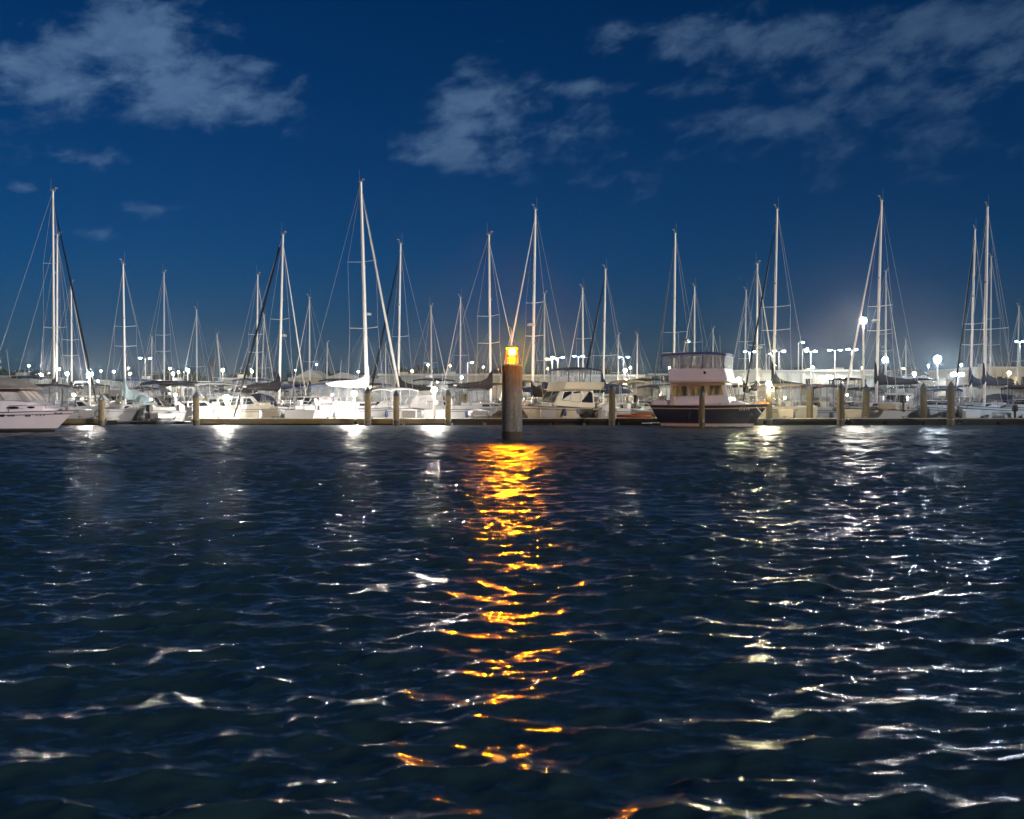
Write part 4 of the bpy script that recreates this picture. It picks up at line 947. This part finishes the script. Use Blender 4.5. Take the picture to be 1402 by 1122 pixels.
# back rows of motor boats
random.seed(33)
BR = [(30, 92, 'grey canopied cruiser half hidden behind the lilac motor yacht'), (118, 96, 'cruiser with a bright white hardtop behind the floodlit pole'), (150, 100, 'cruiser behind the capped pile with a pale canopy'), (196, 98, 'large flybridge cruiser above the pale blue boom tent'), (246, 102, 'brightly lit cruiser behind the thin black bimini'), (288, 98, 'cruiser with dark windows behind the grey capped pile'), (338, 100, 'cruiser behind the awning boat with a dark window strip'), (408, 96, 'cruiser with a blue hood behind the white furled stay'),
      (446, 104, 'cruiser with a blue canopy under the white sail cover'), (474, 98, 'white cruiser lit by the dock lamp under the white cover'), (530, 100, 'cruiser behind the blue capped pile'), (567, 106, 'cruiser seen under the first black boom right of the blue cap'), (602, 100, 'cruiser behind the lamp on the white post'), (645, 104, 'cruiser under the black cover left of the beacon'), (690, 100, 'cruiser mostly hidden by the beacon'), (712, 106, 'cruiser with yellow lit wall behind, right of the beacon'), (800, 102, 'cruiser behind the flybridge cruiser stern'),
      (848, 98, 'cruiser by the large yellow lamp'), (880, 104, 'tan hooded cruiser below the open shelter'), (906, 100, 'tall sided cruiser left of the trawler house'), (1018, 98, 'dark hooded cruiser over the trawler foredeck'), (1046, 104, 'cruiser behind the pile with the lamp'), (1090, 98, 'cruiser with a red hood against the white shed'), (1128, 104, 'cruiser beneath the wall lamp'), (1166, 100, 'pale blue hooded cruiser behind the thick pointed pile'), (1196, 106, 'cruiser by the foot of the tall floodlight'), (1232, 98, 'cruiser under the largest black boom'), (1262, 104, 'cruiser left of the broad floodlight pole'), (1296, 100, 'cruiser right of the broad floodlight pole'), (1322, 106, 'cruiser below the twin floodlights'), (1366, 98, 'cruiser behind the long navy cover'), (1398, 104, 'cruiser at the right edge under the tan building')]
for i, (px, D, lab) in enumerate(BR):
    big = i % 3 == 0
    cruiser(lab, px, D, random.choice([R(55), PI + R(55), R(48), PI + R(62)]), L=random.uniform(7.5, 9.5), B=3.0, fb=1.3, fs=1.1, hm=random.choice([GEL, GEL, GELW, GELG]), fly=big, top=random.choice([CVN, CVG, CVB, CVN, CVB, CVR, CVB, CVN]) if 'red' not in lab else CVM, cab=(-.18, .24), ch=random.uniform(.8, 1.15),
            clear=random.random() < .6, toph=(.95 if big else random.uniform(1.9, 2.3)), winm=lit_window('cabin_lit', (1, .8, .5), .7, 1.0) if i % 4 == 1 else GLASS, whips=2, rail=True, arch=(i % 5 == 2), dome=(i % 5 == 2), fen=False)

# ================================================================ DINGHIES AND DOCK GEAR
def dinghy(label, px, D, rz, z=.0, L=2.8, m=DINGHY, motor=True, rx=0):
    r = thing('inflatable_dinghy', label, 'dinghy', (X(px, D), D, z), rz, 'inflatable dinghies')
    r.rotation_euler = (rx, 0, rz)
    pts = [(-L / 2, -.6, .25), (-.2 * L, -.62, .25), (.2 * L, -.6, .28), (.4 * L, -.38, .36), (.5 * L, 0, .42), (.4 * L, .38, .36), (.2 * L, .6, .28), (-.2 * L, .62, .25), (-L / 2, .6, .25)]
    MB().tube(pts, [.1, .2, .21, .2, .19, .2, .21, .2, .1], 10).build('tube', m, r)
    MB().box((-.05 * L, 0, .15), (L * .8, 1.0, .06)).build('floor', DECK, r); MB().box((-.42 * L, 0, .32), (.05, 1.05, .36)).build('transom', m, r)
    MB().box((0, 0, .36), (.25, 1.1, .04)).build('thwart', TEAK, r)
    if motor: outboard(r, -L / 2 - .02, 0, .6, RUB, s=1.1)
    return r
dinghy('white dinghy with a white outboard slung between two grey hulls', 219, 71.0, R(75), .3, 2.4, GEL)
dinghy('grey inflatable dinghy standing on the pontoon left of the beacon', 657, 71.0, R(95), ZD + .02, 2.6, DINGHY, False, rx=.0)
dinghy('pale blue dinghy with a black outboard at the right end', 1378, 73.4, R(85), .3, 3.0, GELB)
dinghy('white dinghy stowed on the pontoon near the trawler transom', 886, 71.0, R(150), ZD + .02, 2.2, GEL, False)
dinghy('tan dinghy with black outboard in front of the largest black cover boat', 1222, 74.2, R(110), .9, 2.2, GELW, True)
def dockbox(label, px, D, c=GEL):
    r = thing('dock_box', label, 'dock box', (X(px, D), D, ZD + .002), 0, 'dock boxes')
    MB().box((0, 0, .25), (1.0, .5, .5), top=(1.02, 1.04)).build('body', c, r, .02); MB().box((0, 0, .54), (1.06, .56, .08), top=(.92, .85)).build('lid', c, r, .02)
for px, c, lab in ((120, GEL, 'white dock box beside the first capped pile'), (372, GELW, 'cream dock box near the black covered stay'), (560, GEL, 'white dock box beside the blue capped pile'), (750, GELG, 'grey dock box right of the beacon'), (1075, GELW, 'cream dock box beside the lamp pile'), (1168, GELW, 'cream dock box between the two pointed piles'), (1330, GELB, 'pale blue dock box right of the pale capped pile')):
    dockbox(lab, px, 71.6, c)
def cart(px, lab):
    r = thing('dock_cart', lab, 'cart', (X(px, 70.6), 70.6, ZD + .002), R(20))
    MB().box((0, 0, .45), (.9, .55, .35), top=(1.15, 1.15)).build('tub', mat('cart_tub', (.08, .09, .1), .6), r, .02)
    for s in (-1, 1): MB().cyl((0, s * .34, .22), (0, s * .38, .22), .22, n=14).build('wheel', RUB, r)
    MB().tube([(.5, -.25, .5), (1.0, -.25, .8), (1.0, .25, .8), (.5, .25, .5)], .02, 5).build('handle', STEEL, r)
cart(800, 'dark dock cart standing on the pontoon below the flybridge cruiser')
for px, D, z, lab in ((424, 71.0, ZD, 'orange crab float on the pontoon by the lit timber deck'), (869, 70.0, ZD, 'flat orange kayak lying on the pontoon edge near the trawler')):
    r = thing('kayak' if 'kayak' in lab else 'marker_float', lab, 'kayak' if 'kayak' in lab else 'float', (X(px, D), D, z + .02), R(4))
    if 'kayak' in lab:
        MB().loft([[(x, w_ * math.cos(u), .13 + .12 * math.sin(u)) for u in [2 * PI * q / 10 for q in range(10)]] for x, w_ in ((-1.25, .03), (-.9, .2), (-.3, .32), (.3, .32), (.9, .2), (1.25, .03))], True, 0, True, True).build('kayak_hull', ORANGE, r)
        MB().lathe([(.16, .24), (.2, .262), (.16, .27)], 12).build('cockpit_rim', RUB, r)
    else:
        b = MB(); b.lathe([(.05, 0), (.2, .06), (.24, .22), (.16, .4), (.04, .46)], 12); b.build('float_body', ORANGE, r); MB().cyl((0, 0, .44), (0, 0, .9), .02, n=5).build('float_staff', POLEW, r)

# ================================================================ BUILDINGS
def shed(label, xa, xb, yt, D, dep, wall, roof, style='flat', n=4, lit=None, doors='door', gable=0, name='shed', cat='shed', fasc=.35, doorm=DOORM):
    r = thing(name, label, cat, (X((xa + xb) / 2, D), D + dep / 2, 1.2), 0, 'waterfront buildings')
    Wd = (xb - xa) * D / F; h = Z(yt, D) - 1.2 - fasc * .5
    MB().box((0, 0, h / 2), (Wd, dep, h)).build('wall', wall, r)
    if gable:
        b = MB(); e = .4
        b.add([(-Wd / 2 - e, -dep / 2 - e, h), (Wd / 2 + e, -dep / 2 - e, h), (Wd / 2 + e, dep / 2 + e, h), (-Wd / 2 - e, dep / 2 + e, h), (0, -dep / 2 - e, h + gable), (0, dep / 2 + e, h + gable)], [(3, 2, 1, 0), (0, 1, 4), (2, 3, 5), (1, 2, 5, 4), (3, 0, 4, 5)])
        b.build('roof', roof, r)
    else:
        rf = MB().box((0, 0, h + fasc * .5), (Wd + .6, dep + .6, fasc)).build('roof', roof, r, .03)
        for q in range(max(1, int(Wd / 9))):
            MB().box((random.uniform(-.42, .42) * Wd, random.uniform(-.2, .2) * dep, h + fasc + .35), (random.uniform(.8, 1.8), 1.2, .7)).build('roof_vent', ROOFG, rf, .03)
    for q in range(n):
        x = -Wd / 2 + Wd * (q + .5) / n; ww = Wd / n * .62
        if doors == 'door':
            MB().box((x, -dep / 2, h * .36), (ww, .12, h * .72)).build('door', doorm, r)
        elif doors == 'window':
            w_ = MB().box((x, -dep / 2, h * .62), (ww, .12, h * .34)).build('window', (lit if lit and q % 3 == 1 else GLASS), r)
            MB().box((x, -dep / 2 - .03, h * .62 - h * .185), (ww * 1.06, .2, .1)).build('sill', ROOFW, w_)
    pl = MB()
    for q in range(n + 1):
        MB().box((-Wd / 2 + Wd * q / n, -dep / 2 - .05, h * .48), (.3, .16, h * .96)).build('pilaster', wall, r)
    return r
random.seed(3)
LIT = lit_window('house_lit', (1, .78, .4), 1.2, .6)
shed('low ochre wall building glowing behind the bright floodlight pole', 82, 134, 530, 140, 6, SHEDY, ROOFD, n=3, doors='window', lit=LIT)
shed('blue grey shed behind the grey hull mast', 136, 214, 522, 150, 10, SHEDB, ROOFG, n=5, doors='door')
shed('pale shed behind the brightly lit cruiser', 216, 300, 524, 152, 10, SHEDW, ROOFW, n=5, doors='window', lit=LIT)
shed('grey shed behind the leaning mast', 302, 352, 519, 165, 10, SHED, ROOFG, n=3, doors='window', lit=LIT)
shed('low tan shed between two tall masts', 354, 404, 524, 160, 9, SHEDT, ROOFD, n=4, doors='door')
shed('white roofed house behind the white furled stay', 406, 442, 516, 175, 10, SHEDT, ROOFW, n=3, doors='window', lit=LIT, gable=1.4, name='house', cat='house')
shed('white roofed house behind the tallest mast', 446, 488, 518, 178, 10, SHEDB, ROOFW, n=3, doors='window', lit=LIT, gable=1.2, name='house', cat='house')
shed('narrow yellow lit house behind the white sail cover', 489, 517, 520, 180, 9, SHEDY, ROOFG, n=2, doors='window', lit=LIT, name='house', cat='house')
shed('long greenish grey warehouse left of the beacon', 519, 700, 513.5, 180, 20, SHED, ROOFW, n=11, doors='door', name='warehouse', cat='warehouse', doorm=SHED)
shed('long greenish grey warehouse from the beacon to the trawler', 705, 892, 514.5, 182, 20, SHED, ROOFW, n=11, doors='window', lit=LIT, name='warehouse', cat='warehouse')
shed('white warehouse with bright doors right of the trawler', 990, 1098, 508.5, 165, 20, SHEDW, ROOFW, n=6, doors='door', name='warehouse', cat='warehouse')
shed('white warehouse behind the thick pointed pile', 1100, 1196, 508, 172, 20, SHEDW, ROOFG, n=6, doors='window', lit=LIT, name='warehouse', cat='warehouse')
shed('grey shed behind the largest black sail cover', 1197, 1236, 514, 168, 12, SHEDB, ROOFG, n=3, doors='window', lit=LIT)
shed('gabled grey house by the blue white lamp', 1235, 1268, 514, 160, 9, SHEDB, ROOFD, n=2, doors='window', lit=LIT, gable=1.3, name='house', cat='house')
shed('low brown roofed shed behind the broad floodlight', 1262, 1304, 514, 172, 12, SHEDT, ROOFD, n=4, doors='window', lit=LIT)
shed('tan shed behind the twin floodlights', 1296, 1340, 520, 150, 9, SHEDT, ROOFG, n=3, doors='door')
shed('large tan pillared building at the right end', 1341, 1440, 504, 150, 18, SHEDT, ROOFW, n=9, doors='window', lit=LIT, name='building', cat='building')
shed('low grey shed at the left edge behind the lilac yacht', -60, 40, 516, 165, 12, SHED, ROOFG, n=5, doors='window', lit=LIT)
# open shelter
D = 122
r = thing('open_shelter', 'open shelter with a flat pale roof on posts left of the trawler canopy', 'shelter', (X(906, D), D, .3), 0)
hz = Z(513.5, D) - .3
MB().box((0, 0, hz), (3.6, 3, .22)).build('roof', ROOFW, r, .02)
for sx_ in (-1.5, 0, 1.5):
    for sy_ in (-1.2, 1.2): MB().cyl((sx_, sy_, 0), (sx_, sy_, hz - .1), .07, n=8).build('post', POLEW, r)
MB().box((0, .9, hz * .4), (3.2, .12, hz * .8)).build('back_panel', SHEDW, r)
MB().box((0, 0, .12), (3.8, 3.2, .24)).build('float_base', PLANK, r)
# radar tower seen among the masts, and the boxy roof unit
r = thing('light_tower', 'dark square tower beside the leaning mast', 'tower', (X(291.5, 130), 130, 1.2), 0)
MB().box((0, 0, 3.0), (.5, .5, 6.0), top=(.8, .8)).build('tower_shaft', ROOFD, r); MB().box((0, 0, Z(498, 130) - 1.2), (.65, .65, 1.1)).build('lantern_room', ROOFD, r, .02)

# ================================================================ TREES
def tree_mesh(seed, hgt, wid):
    rr = random.Random(seed); tr = MB(); cr = MB()
    tr.tube([(0, 0, -.2), (.1, 0, hgt * .3), (.05, .1, hgt * .62)], [.28, .2, .1], 7)
    cl = []
    for q in range(6):
        a = rr.uniform(0, 2 * PI); e = (math.cos(a) * wid * .3, math.sin(a) * wid * .3, hgt * rr.uniform(.5, .8)); tr.tube([(.08, 0, hgt * .35), e], [.1, .04], 5); cl.append(e)
    for q in range(9): cl.append((rr.gauss(0, wid * .22), rr.gauss(0, wid * .22), hgt * rr.uniform(.4, .92)))
    for c in cl:
        s = wid * rr.uniform(.14, .26)
        for q in range(120):
            d = Vector((rr.gauss(0, 1), rr.gauss(0, 1), rr.gauss(0, .8))); d = d.normalized() * s * rr.uniform(.5, 1.1)
            p = Vector(c) + d; u = Vector((rr.gauss(0, 1), rr.gauss(0, 1), rr.gauss(0, 1))).normalized(); v = u.orthogonal().normalized(); z = rr.uniform(.12, .26)
            cr.add([p - u * z, p + v * z * .6, p + u * z, p - v * z * .6], [(0, 1, 2, 3)])
    return tr, cr
protos = []
TL = [(20, 505), (42, 506), (52, 503), (205, 508), (236, 505), (249, 504), (262, 507), (332, 506), (346, 505), (362, 508), (398, 508), (441, 505), (453, 508), (470, 509), (500, 508), (559, 502), (570, 500), (581, 502), (595, 501), (606, 505), (659, 505), (672, 503), (684, 506), (732, 508), (832, 503), (846, 506), (925, 505), (985, 505), (997, 502), (1008, 504), (1082, 500), (1094, 503), (1172, 505), (1226, 501), (1240, 500), (1252, 503), (1290, 506), (1346, 499), (1358, 498), (1371, 498), (1384, 499), (1398, 501)]
LAB = {20: 'behind the left edge shed', 42: 'left of the leftmost tall masts, low', 52: 'taller one left of the leftmost tall masts'}
for i, (px, yt) in enumerate(TL):
    D = 215 + (i * 37) % 45; hgt = Z(yt, D) - 1.2
    if i < 3:
        r = thing('tree', 'dark bushy tree rising behind the waterfront buildings', 'tree', (X(px, D), D, 1.2), i, 'dark trees behind the waterfront buildings')
        tr, cr = tree_mesh(i, 9.0, 5.0 + i); tr.build('trunk', BARK, r); cr.build('crown', LEAF, r); protos.append(r)
    else:
        r = copy_tree(protos[i % 3]); r.location = (X(px, D), D, 1.2); r.rotation_euler = (0, 0, i * 1.3)
    s = hgt / 9.0; r.scale = (s * random.uniform(.9, 1.4), s * 1.1, s)

# ================================================================ NIGHT AIR
if HAZE > 0:
    hm = bpy.data.materials.new('night_air'); hm.use_nodes = True; nt = hm.node_tree
    for n in list(nt.nodes): nt.nodes.remove(n)
    o = nt.nodes.new('ShaderNodeOutputMaterial'); v = nt.nodes.new('ShaderNodeVolumePrincipled')
    v.inputs['Density'].default_value = HAZE; v.inputs['Anisotropy'].default_value = HAZEG; v.inputs['Color'].default_value = (.9, .93, 1, 1)
    nt.links.new(v.outputs[0], o.inputs['Volume'])
    b = MB(); b.box((0, 170, 11), (420, 440, 26)); tag(b.build('haze', hm), 'thin night haze glowing round the harbour lamps', None, None, 'stuff')

# ================================================================ CAMERA AND RENDER SETTINGS
cam = bpy.data.cameras.new('camera'); co = bpy.data.objects.new('camera', cam); COL.objects.link(co)
co.location = (0, 0, H); co.rotation_euler = (PI / 2, 0, 0)
cam.sensor_width = 36; cam.lens = 36 * F / 1402; cam.shift_y = -(561 - Y0) / 1402; cam.clip_end = 4000; cam.clip_start = .05
cam.dof.use_dof = True; cam.dof.focus_distance = 60; cam.dof.aperture_fstop = 3.2
sc.camera = co
sc.render.engine = 'CYCLES'
cy = sc.cycles
cy.use_denoising = True; cy.max_bounces = 4; cy.diffuse_bounces = 2; cy.glossy_bounces = 3; cy.transmission_bounces = 2; cy.transparent_max_bounces = 12; cy.volume_bounces = 0
cy.sample_clamp_indirect = 4; cy.caustics_reflective = False; cy.caustics_refractive = False
sc.view_settings.view_transform = 'Standard'; sc.view_settings.look = 'None'; sc.view_settings.exposure = 0; sc.view_settings.gamma = 1
